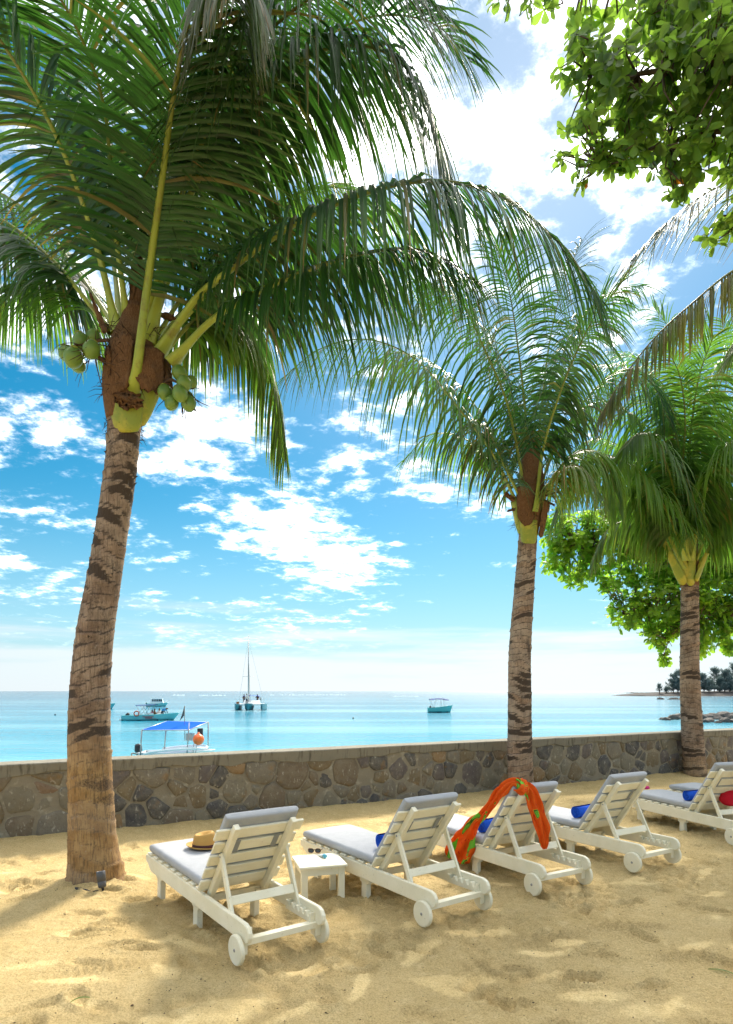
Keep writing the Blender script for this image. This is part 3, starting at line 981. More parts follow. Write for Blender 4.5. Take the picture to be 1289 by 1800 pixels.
def build_shore():
    meshes = [rock_mesh('boulder', s) for s in range(6)]
    spots = []
    r_ = random.Random(3)
    # the spit of boulders: (px, waterline py, size in metres)
    for px, py, s in ((1163, 1265, 0.45), (1172, 1266, 0.7), (1184, 1265, 0.8), (1192, 1263, 1.0), (1203, 1264, 0.8), (1236, 1266, 1.0),
                      (1245, 1263, 0.9), (1254, 1262, 1.0), (1247, 1269, 0.9), (1262, 1265, 0.8), (1268, 1261, 1.1), (1277, 1262, 1.2),
                      (1284, 1265, 0.9), (1276, 1270, 0.7), (1288, 1270, 0.8), (1294, 1262, 1.1), (1302, 1266, 1.2), (1314, 1262, 1.3), (1240, 1270, 0.5), (1262, 1271, 0.4), (1328, 1264, 1.4), (1230, 1262, 0.7)):
        spots.append((px, py, s))
    spots.sort()
    n = 0
    words = ['first', 'second', 'third', 'fourth', 'fifth', 'sixth', 'seventh', 'eighth', 'ninth', 'tenth', 'eleventh', 'twelfth', 'thirteenth', 'fourteenth',
             'fifteenth', 'sixteenth', 'seventeenth', 'eighteenth', 'nineteenth', 'twentieth', 'twenty-first', 'twenty-second']
    for px, py, s in spots:
        p = sea_at(px, py)
        o = link('boulder', meshes[n % 6])
        o.location = (p.x, p.y, SEA + 0.02 * s)
        o.scale = (s * r_.uniform(0.8, 1.1), s * r_.uniform(0.7, 1.0), s * r_.uniform(0.5, 0.75))
        o.rotation_euler = (0, 0, r_.uniform(0, 6))
        if n == 0: lab = 'small dark boulder at the seaward tip of the rocky spit'
        else: lab = 'dark basalt boulder in the rocky spit, %s in line from its seaward tip' % words[n]
        tag(o, lab, 'boulder', 'boulders of the rocky spit')
        n += 1
    # headland
    Yh = 430.0
    def hp(px, z): return Vector(((px - CX) * Yh / F, Yh, z))
    m = MB()
    V = []; Fc = []
    cols = [(1098, 0.0), (1108, 0.5), (1122, 0.8), (1140, 1.2), (1160, 1.9), (1190, 2.3), (1230, 2.6), (1300, 3.0), (1420, 4.0), (1700, 6)]
    for px, h in cols:
        x = (px - CX) * Yh / F
        for dy, hz in ((-14 - h * 3, -0.6), (-10 - h * 2, h * 0.55), (-3, h), (30, h * 1.1), (60, -0.6)):
            V.append((x + nprng.uniform(-1, 1), Yh + dy * (0.3 if px < 1115 else 1), SEA + hz))
    for i in range(len(cols) - 1):
        for j in range(4): Fc.append((i * 5 + j, (i + 1) * 5 + j, (i + 1) * 5 + j + 1, i * 5 + j + 1))
    m.add(V, Fc, None, False)
    tag(m.build('headland', M['headland']), 'low dark rocky headland jutting into the lagoon', None, None, 'structure')
    # casuarina trees
    def casuarina(px, h, wide, lab, seed, yoff=0.0, thin=False):
        r2 = random.Random(seed)
        Y = Yh + yoff
        base = Vector(((px - CX) * Y / F, Y, SEA + 1.6))
        root = empty('casuarina_tree', base)
        tag(root, lab, 'tree', 'casuarina trees on the headland')
        m = MB()
        lean = r2.uniform(-0.15, 0.15)
        tr = [Vector((lean * h * f * f, 0, h * f)) for f in (0, .25, .5, .75, .95)]
        tr[0].z = -1.5
        m.tube(tr, [0.30, 0.25, 0.18, 0.10, 0.03], 6)
        tips = []
        for i in range(10 if thin else 24):
            f = r2.uniform(0.12 if not thin else .3, 0.92)
            b = Vector((lean * h * f * f, 0, h * f))
            a = r2.uniform(0, 6.28); L = wide * (1.15 - f * 0.8) * r2.uniform(0.6, 1.0)
            t = b + Vector((math.cos(a) * L, math.sin(a) * L, L * r2.uniform(0.25, 0.75)))
            m.tube([b, b.lerp(t, .5) + Vector((0, 0, .2)), t], [0.10, 0.07, 0.02], 4)
            tips.append((b, t))
        tips.append((tr[3], tr[4] + Vector((0, 0, 0.4))))
        m.build('trunk', M['tree_bark'], root)
        m = MB()
        for b, t in tips:
            for k in range(40 if thin else 110):
                f = r2.uniform(0.1, 1.1)
                p = b.lerp(t, f) + Vector((r2.gauss(0, .55), r2.gauss(0, .55), r2.gauss(0, .5)))
                d = Vector((r2.gauss(0, .5), r2.gauss(0, .5), r2.uniform(0.2, 1.0))).normalized() * r2.uniform(0.7, 1.5)
                s = Vector((r2.gauss(0, 1), r2.gauss(0, 1), 0)).normalized() * r2.uniform(0.10, 0.22)
                c = r2.random()
                m.add([p - s, p + s, p + d + s * .3, p + d - s * .3], [(0, 1, 2, 3)], (c, 0, 0))
        m.build('crown', M['casuarina'], root)
    casuarina(1160, 6.0, 1.6, 'small lone wind-bent casuarina at the tip of the headland', 1, -4, True)
    casuarina(1172, 4.0, 1.4, 'low scrubby casuarina just inland of the lone one at the headland tip', 9, -4, True)
    casuarina(1184, 13, 5, 'leftmost tall casuarina, just before the row on the headland begins', 2)
    casuarina(1201, 15, 6, 'casuarina on the headland standing behind the third palm trunk', 3)
    casuarina(1216, 14, 6, 'casuarina on the headland hidden mostly by the third palm trunk', 33, 10)
    casuarina(1238, 13, 6, 'first casuarina on the headland to the right of the third palm trunk', 4)
    casuarina(1256, 17, 6, 'second casuarina on the headland to the right of the third palm trunk', 5, 8)
    casuarina(1274, 16, 6, 'third casuarina on the headland to the right of the third palm trunk', 6)
    casuarina(1292, 20, 7, 'tallest casuarina at the right edge of the headland', 7, 5)
    casuarina(1192, 9, 4, 'shorter bushy casuarina between the two trees left of the third palm trunk', 12, -2)
    casuarina(1247, 9, 5, 'low bushy casuarina between the first and second trees right of the palm trunk', 14, -3)
    casuarina(1265, 10, 5, 'low bushy casuarina between the second and third trees right of the palm trunk', 15, -3)
    casuarina(1283, 11, 5, 'low bushy casuarina just before the tallest one at the right edge', 16, -3)
    casuarina(1318, 20, 7, 'casuarina furthest along the headland past the tallest one', 8, 5)
    # low reefs awash
    for i, (pa, pb, py, lab) in enumerate(((1098, 1136, 1218.6, 'flat dark reef just off the headland tip'),
                                           (1155, 1168, 1229.6, 'short dark reef awash left of the third palm trunk'), (1174, 1199, 1229.8, 'longer dark reef awash touching the third palm trunk'))):
        root = None
        m = MB(); r2 = random.Random(50 + i)
        Y = F * (H - SEA) / (py - HY)
        n = 14
        V = []; Fc = []
        for k in range(n + 1):
            f = k / n
            x = (pa + (pb - pa) * f - CX) * Y / F
            hh = (0.25 + 0.6 * r2.random()) * math.sin(math.pi * (0.03 + 0.94 * f)) ** 0.5 * (Y / 250) ** 0.5
            w = Y * 0.012 * math.sin(math.pi * (0.05 + 0.9 * f))
            V += [(x, Y - w, SEA - 0.2), (x, Y - w * .5, SEA + hh * .8), (x, Y + w * .3, SEA + hh), (x, Y + w, SEA - 0.2)]
        for k in range(n):
            for j in range(3): Fc.append((k * 4 + j, (k + 1) * 4 + j, (k + 1) * 4 + j + 1, k * 4 + j + 1))
        m.add(V, Fc, None, False)
        o = m.build('reef', M['headland'])
        tag(o, lab, 'reef', 'low reefs')
    # surf breaking on the outer reef
    for i, (pa, pb, py, lab) in enumerate(((302, 326, 1222.2, 'short white line of surf left of the sailing catamaran'),
                                           (352, 398, 1222.4, 'thin broken line of surf between motor boats and sailing catamaran'),
                                           (470, 612, 1221.8, 'long thin line of surf right of the sailing catamaran'),
                                           (690, 735, 1224.2, 'faint line of surf just left of the teal boat'),
                                           (1075, 1100, 1219.4, 'white surf beside the headland reef'))):
        m = MB(); r2 = random.Random(80 + i)
        Y = F * (H - SEA) / (py - HY); n = 40
        for k in range(n):
            if r2.random() < 0.25: continue
            xa = (pa + (pb - pa) * (k + r2.uniform(-.4, .2)) / n - CX) * Y / F
            xb = (pa + (pb - pa) * (k + 1 + r2.uniform(-.2, .4)) / n - CX) * Y / F
            y0 = Y + r2.uniform(-6, 6); h = r2.uniform(0.08, 0.30); d = r2.uniform(1.5, 4)
            m.add([(xa, y0, SEA + .02), ((xa * 2 + xb) / 3, y0 - d, SEA + .03), ((xa + xb * 2) / 3, y0 - d, SEA + .03), (xb, y0, SEA + .02),
                   ((xa * 2 + xb) / 3, y0, SEA + h), ((xa + xb * 2) / 3, y0, SEA + h * .8), ((xa + xb) / 2, y0 + d, SEA + .02)],
                  [(0, 1, 4), (1, 2, 5, 4), (2, 3, 5), (4, 5, 6), (0, 4, 6), (5, 3, 6)])
        o = m.build('surf', M['foam'])
        tag(o, lab, None, None, 'stuff')


build_shore()
# ---------------------------------------------------------------- palms
def frond(parent, ctrl, leaf=0.85, width=0.039, n=105, t0=0.17, r0=0.034, droop=1.0, lift=0.25, roll=0.0, tone=0.5, brown=0.0, mat='palm_leaf', seed=0, ragged=0.05, fold=0.0, sweep=1.0, petiole=0.9):
    """ctrl: world points of the midrib from the crown outwards"""
    r_ = random.Random(seed)
    NS = 48
    P = catmull(ctrl, NS)
    out = Vector((P[-1].x - P[0].x, P[-1].y - P[0].y, 0))
    mid = P[NS // 2] - P[0]
    if out.length < 0.3: out = Vector((mid.x, mid.y, 0))
    out = out.normalized() if out.length > 1e-4 else Vector((1, 0, 0))
    S0 = out.cross(Vector((0, 0, 1)))
    fr = []
    for i in range(NS):
        T = (P[min(i + 1, NS - 1)] - P[max(i - 1, 0)]).normalized()
        S = (S0 - T * T.dot(S0)).normalized()
        U = S.cross(T)
        q = Quaternion(T, roll * i / NS)
        fr.append((T, q @ S, q @ U))
    # midrib: broad clasping base, tapering
    m = MB(); n6 = 7; V = []; Cc = []; Fc = []
    for i in range(NS):
        t = i / (NS - 1)
        T, S, U = fr[i]
        w = r0 * (1.0 + 1.5 * max(0, 1 - t / 0.10) ** 1.3) * (1 - 0.86 * t)
        h = r0 * (0.75 + 0.1 * max(0, 1 - t / 0.08)) * (1 - 0.85 * t)
        for k in range(n6):
            th = 2 * math.pi * k / n6
            V.append(P[i] + S * math.cos(th) * w + U * math.sin(th) * h)
            Cc.append((min(1, petiole * (1.1 - t * 1.3)) if t < 0.8 else 0.05, brown * 0.8 + (0.25 if t > 0.6 else 0), 0))
    for i in range(NS - 1):
        for k in range(n6): Fc.append((i * n6 + k, i * n6 + (k + 1) % n6, (i + 1) * n6 + (k + 1) % n6, (i + 1) * n6 + k))
    Fc.append(tuple((NS - 1) * n6 + k for k in range(n6)))
    m.add(V, Fc, Cc)
    fo = m.build('frond', M['rachis'], parent)
    fo.matrix_parent_inverse = parent.matrix_world.inverted() if False else Matrix.Translation(-Vector(parent.location))
    # leaflets
    V = []; Fc = []; Cc = []
    G = Vector((0, 0, -1))
    for side in (-1, 1):
        gap = 0
        for i in range(n):
            t = t0 + (1 - t0) * (i + r_.uniform(-.25, .25) + (0.5 if side > 0 else 0)) / n
            t = min(max(t, t0), 0.999)
            if r_.random() < ragged: continue
            x = t * (NS - 1); a = min(int(x), NS - 2); f = x - a
            p = P[a].lerp(P[a + 1], f)
            T, S, U = fr[a]
            tt = (t - t0) / (1 - t0)
            L = 1.12 * leaf * (0.62 + 0.55 * math.sin(math.pi * min(1, tt * 0.85 + 0.12)) - 0.35 * max(0, tt - 0.6)) * r_.uniform(0.86, 1.1)
            ang = R(68 - 40 * tt ** 1.3 * sweep) + r_.gauss(0, 0.05)
            el = lift * (1 - fold) + r_.gauss(0, 0.08)
            d = (T * math.cos(ang) + (S * side * math.cos(el) + U * math.sin(el)) * math.sin(ang)).normalized()
            g = droop * r_.uniform(0.75, 1.25)
            seg = 5
            W = (T - d * d.dot(T)).normalized()
            wmax = width * (0.85 + 0.3 * r_.random()) * (1 - 0.45 * tt)
            prof = (0.55, 1.0, 0.95, 0.78, 0.48, 0.06)
            o = len(V); q = p.copy()
            cr = min(1, max(0, tone + r_.gauss(0, 0.22))); br = brown * r_.uniform(0.4, 1.4)
            if r_.random() < 0.05: br += 0.6
            tw = r_.gauss(0, 0.25)
            snap = r_.choice((2, 3)) if r_.random() < .07 else -1      # wind-broken leaflets hang from the break
            L *= .72 if r_.random() < .06 else 1
            nrm = d.cross(W).normalized()
            for s in range(seg + 1):
                sf = s / seg
                ws = W * wmax * prof[s] * 0.5
                drop = nrm * (wmax * prof[s] * 0.22)
                if nrm.z > 0: drop = -drop
                V += [q - ws + drop, q, q + ws + drop]
                tipb = max(0, sf - 0.72) * 1.6 * (0.4 + br)
                for _ in range(3): Cc.append((cr, min(1, br * 0.75 + tipb), r_.random() if s == 0 else Cc[-1][2]))
                if s < seg:
                    Fc += [(o + s * 3, o + s * 3 + 1, o + s * 3 + 4, o + s * 3 + 3), (o + s * 3 + 1, o + s * 3 + 2, o + s * 3 + 5, o + s * 3 + 4)]
                    k = g * (0.30 - 0.10 * sf) * L / 0.85
                    if s == snap: k += 1.8
                    if fold: k += fold * 1.6 if s in (0, 1) else 0.2
                    d = (d + G * k).normalized()
                    W = (W - d * d.dot(W))
                    W = W.normalized() if W.length > 1e-3 else T
                    W = Quaternion(d, tw * 0.25) @ W
                    nrm = d.cross(W).normalized()
                    q = q + d * (L / seg)
    m = MB(); m.add(V, Fc, Cc)
    lo = m.build('leaflets', M[mat], fo)
    lo['kind'] = 'stuff'
    return fo


def px_pts(ctrl):
    return [at(*c) for c in ctrl]


def trunk(parent, ctrl, name='trunk', seed=0, n=30, step=0.016, flare=None, low=0.0, spacing=0.085, pale=0.0):
    """ctrl: (px, py, Y, radius) up the stem"""
    r_ = random.Random(seed)
    P0 = [at(c[0], c[1], c[2]) for c in ctrl]
    tot = sum((b - a).length for a, b in zip(P0, P0[1:]))
    NS = int(tot / step)
    C = catmull(P0, NS)
    cum = [0.0]
    for a, b in zip(P0, P0[1:]): cum.append(cum[-1] + (b - a).length)
    cum = [c / cum[-1] for c in cum]
    rad = [c[3] for c in ctrl]
    V = []; Fc = []; Cc = []
    kmax = int(tot / spacing) + 4
    ph = [r_.uniform(0, 6.28) for _ in range(kmax)]
    am = [r_.uniform(0.35, 1.2) for _ in range(kmax)]
    dk = [r_.random() for _ in range(kmax)]
    sp = [r_.uniform(0, 6.28) for _ in range(kmax)]
    tilt = r_.uniform(0, 6.28)
    th = np.arange(n) * 2 * math.pi / n
    for i, c in enumerate(C):
        f = i / (NS - 1)
        r = float(np.interp(f, cum, rad))
        h = f * tot
        nz = fbm(np.cos(th) * 1.6 + 5, np.sin(th) * 1.6 + h * 2.6, seed + 3, 4) - 0.5
        for k in range(n):
            w = h / spacing + 0.55 * math.cos(th[k] - tilt - h * 1.9) + float(nz[k]) * 0.9 + 1.2
            ki = min(kmax - 1, max(0, int(w))); fr_ = w - math.floor(w)
            sub_ = (w * 3.1) % 1.0
            rr = r * (1 + 0.018 * sub_ ** 3 + 0.07 * am[ki] * (fr_ ** 2.5) * (0.6 + 0.6 * math.cos(th[k] - ph[ki])) + 0.05 * float(nz[k]))
            if fr_ < 0.10: rr *= 0.988
            if flare and h < flare[0]:
                q = 1 - h / flare[0]
                rr *= 1 + flare[1] * q ** 2 * (1 + 0.35 * math.sin(th[k] * 5 + 1) * q)
            V.append((c.x + rr * math.cos(th[k]), c.y + rr * math.sin(th[k]), c.z))
            # dark weathered wedges left under each old leaf base
            wedge = math.cos((th[k] - sp[ki]) * 1.0)
            dark = max(0.0, min(1.0, (wedge + 0.10) * 1.7)) * (1.0 if dk[ki] > 0.30 else 0.35) * (1 if fr_ < 0.46 + 0.35 * wedge else 0.10)
            dark = max(dark, 0.7 * max(0, float(nz[k]) * 3.2 - .12), .5 if sub_ > .9 else 0)
            if fr_ < 0.14: dark = max(dark, 0.75)
            lowf = max(0.0, min(1.0, (low - h) / 0.7)) if low else 0.0
            dark *= 1 - 0.45 * lowf
            Cc.append((dark, lowf, (pale * .5 + .2) * (1.5 * ((dk[ki] * 7.3) % 1.0))))
    for i in range(NS - 1):
        for k in range(n): Fc.append((i * n + k, i * n + (k + 1) % n, (i + 1) * n + (k + 1) % n, (i + 1) * n + k))
    Fc.append(tuple((NS - 1) * n + k for k in range(n)))
    m = MB(); m.add(V, Fc, Cc)
    # frayed stubs of old leaf bases
    for j in range(int(tot * 9)):
        i = r_.randrange(int(NS * 0.35), NS); a = r_.uniform(0, 6.28)
        r = float(np.interp(i / (NS - 1), cum, rad)) * 0.99
        b = C[i] + Vector((r * math.cos(a), r * math.sin(a), 0))
        d = Vector((math.cos(a), math.sin(a), r_.uniform(-0.9, 0.7))).normalized() * r_.uniform(0.012, 0.04)
        s = Vector((-math.sin(a), math.cos(a), 0)) * r_.uniform(0.006, 0.02)
        m.add([b - s, b + s, b + d, b + Vector((0, 0, -.02))], [(0, 1, 2), (1, 3, 2), (3, 0, 2)], (0.9, 0, 0))
    o = m.build(name, M['bark'], parent)
    o.matrix_parent_inverse = Matrix.Translation(-Vector(parent.location))
    return o


def unparent_offset(o, parent):
    o.matrix_parent_inverse = Matrix.Translation(-Vector(parent.location))
    return o


def sheath(parent, base, tip, w0, w1, facing, mat, name='leaf_base', curl=0.35, thick=0.02, nseg=10, seed=0, ragged=0.0, bend=Vector((0, 0, 0)), rnd=.42):
    """a clasping curved plate from base to tip, hollow side towards the stem"""
    r_ = random.Random(seed)
    base, tip = Vector(base), Vector(tip)
    ax = (tip - base); L = ax.length; ax = ax.normalized()
    fc = Vector(facing); fc = (fc - ax * fc.dot(ax)).normalized()
    sd = ax.cross(fc)
    m = MB(); V = []; Fc = []; nk = 9
    for i in range(nseg + 1):
        f = i / nseg
        w = (w0 + (w1 - w0) * f) * (1 if f < 0.9 or not ragged else 1 - (f - .9) * 6 * ragged)
        w *= 0.82 + 0.18 * min(1, f * 6)
        for sgn in (0, 1):
            for k in range(nk):
                u = k / (nk - 1) * 2 - 1
                a = u * (0.5 + curl)
                p = base + ax * (L * f) + bend * (f * f) + sd * math.sin(a) / math.sin(0.5 + curl) * w / 2 + fc * (math.cos(a) - math.cos(0.5 + curl)) * w * 0.38
                p += ax * (u * u * w * rnd * max(0, 1 - f * 2.2)) - fc * (.10 * w * max(0, 1 - f * 3) * 0)
                p -= fc * (thick * (1 - abs(u) * 0.7) * sgn)
                if ragged: p += Vector((r_.gauss(0, 1), r_.gauss(0, 1), r_.gauss(0, 1))) * ragged * 0.012
                V.append(p)
    row = nk * 2
    for i in range(nseg):
        for k in range(nk - 1):
            a, b = i * row + k, (i + 1) * row + k
            Fc.append((a, a + 1, b + 1, b)); Fc.append((a + nk + 1, a + nk, b + nk, b + nk + 1))
        Fc.append((i * row, (i + 1) * row, (i + 1) * row + nk, i * row + nk))
        Fc.append((i * row + nk - 1, i * row + 2 * nk - 1, (i + 1) * row + 2 * nk - 1, (i + 1) * row + nk - 1))
    for i, flip in ((0, 0), (nseg, 1)):
        for k in range(nk - 1):
            q = (i * row + k, i * row + k + nk, i * row + k + nk + 1, i * row + k + 1)
            Fc.append(q if not flip else q[::-1])
    m.add(V, Fc)
    return unparent_offset(m.build(name, M[mat], parent), parent)


def stalk(parent, pts, r0, r1, mat='twig', name='flower_stalk', n=6):
    P = catmull(pts, 14)
    m = MB(); m.tube(P, [r0 + (r1 - r0) * i / 13 for i in range(14)], n)
    return unparent_offset(m.build(name, M[mat], parent), parent)


def coconuts(parent, spots, seed=0):
    """spots: (px, py, Y, radius)"""
    r_ = random.Random(seed)
    prof = [(0.0, -1.15), (0.32, -1.08), (0.66, -0.85), (0.90, -0.45), (1.0, 0.0), (0.93, 0.42), (0.70, 0.80), (0.42, 1.0), (0.22, 1.06), (0.0, 1.08)]
    for px, py, Y, r in spots:
        m = MB()
        n = 18
        V = []; Fc = []
        for q, z in prof:
            for k in range(n):
                th = 2 * math.pi * k / n
                tri = 1 + 0.06 * math.cos(3 * th)      # three soft ridges
                V.append(Vector((q * tri * math.cos(th), q * tri * math.sin(th), z)) * r)
        for i in range(len(prof) - 1):
            for k in range(n): Fc.append((i * n + k, i * n + (k + 1) % n, (i + 1) * n + (k + 1) % n, (i + 1) * n + k))
        m.add(V, Fc)
        o = m.build('coconut', M['coconut'], parent)
        p = at(px, py, Y)
        o.location = p - Vector(parent.location)
        o.rotation_euler = (r_.uniform(-.5, .5), r_.uniform(-.5, .5), r_.uniform(0, 6))
        mc = MB()
        mc.lathe([(0.0, 1.0), (0.36, 1.0), (0.44, 1.07), (0.30, 1.16), (0.10, 1.22), (0.0, 1.22)], 10, Matrix.Scale(r, 4))
        c = mc.build('calyx', M['sheath'], o)


def twigs(parent, c, n, L, seed, dirv, spread=0.8, name='spadix'):
    """spent flower stalks: a bunch of wiry branches"""
    r_ = random.Random(seed)
    m = MB()
    for i in range(n):
        d = (Vector(dirv) + Vector((r_.gauss(0, spread), r_.gauss(0, spread), r_.gauss(0, spread)))).normalized()
        p = Vector(c) + Vector((r_.gauss(0, .02), r_.gauss(0, .02), r_.gauss(0, .03)))
        l = L * r_.uniform(0.5, 1.1)
        pts = [p]
        for k in range(5):
            d = (d + Vector((r_.gauss(0, .18), r_.gauss(0, .18), r_.gauss(0, .18) - 0.10))).normalized()
            pts.append(pts[-1] + d * l / 5)
        m.tube(pts, [0.006, 0.005, 0.005, 0.004, 0.003, 0.0015], 4)
    return unparent_offset(m.build(name, M['twig'], parent), parent)


def fibres(parent, axis_, r, n, seed, L=.13):
    """loose brown fibres fraying round the crown"""
    r_ = random.Random(seed); m = MB()
    for i in range(n):
        f = r_.random() * (len(axis_) - 1); k = min(int(f), len(axis_) - 2)
        c = Vector(axis_[k]).lerp(Vector(axis_[k + 1]), f - k)
        a = r_.uniform(0, 6.28); d = Vector((math.cos(a), math.sin(a), 0))
        p = c + d * r * r_.uniform(.85, 1.1); v = (d * r_.uniform(.1, .8) + Vector((r_.gauss(0, .5), r_.gauss(0, .5), r_.uniform(-1.2, .8)))).normalized()
        l = L * r_.uniform(.4, 1.3)
        m.tube([p - v * l * .3, p + v * l * .4, p + v * l + Vector((0, 0, -.25 * l))], [.004, .003, .001], 3)
    o = unparent_offset(m.build('loose_fibres', M['twig'], parent), parent); o['kind'] = 'stuff'
    return o


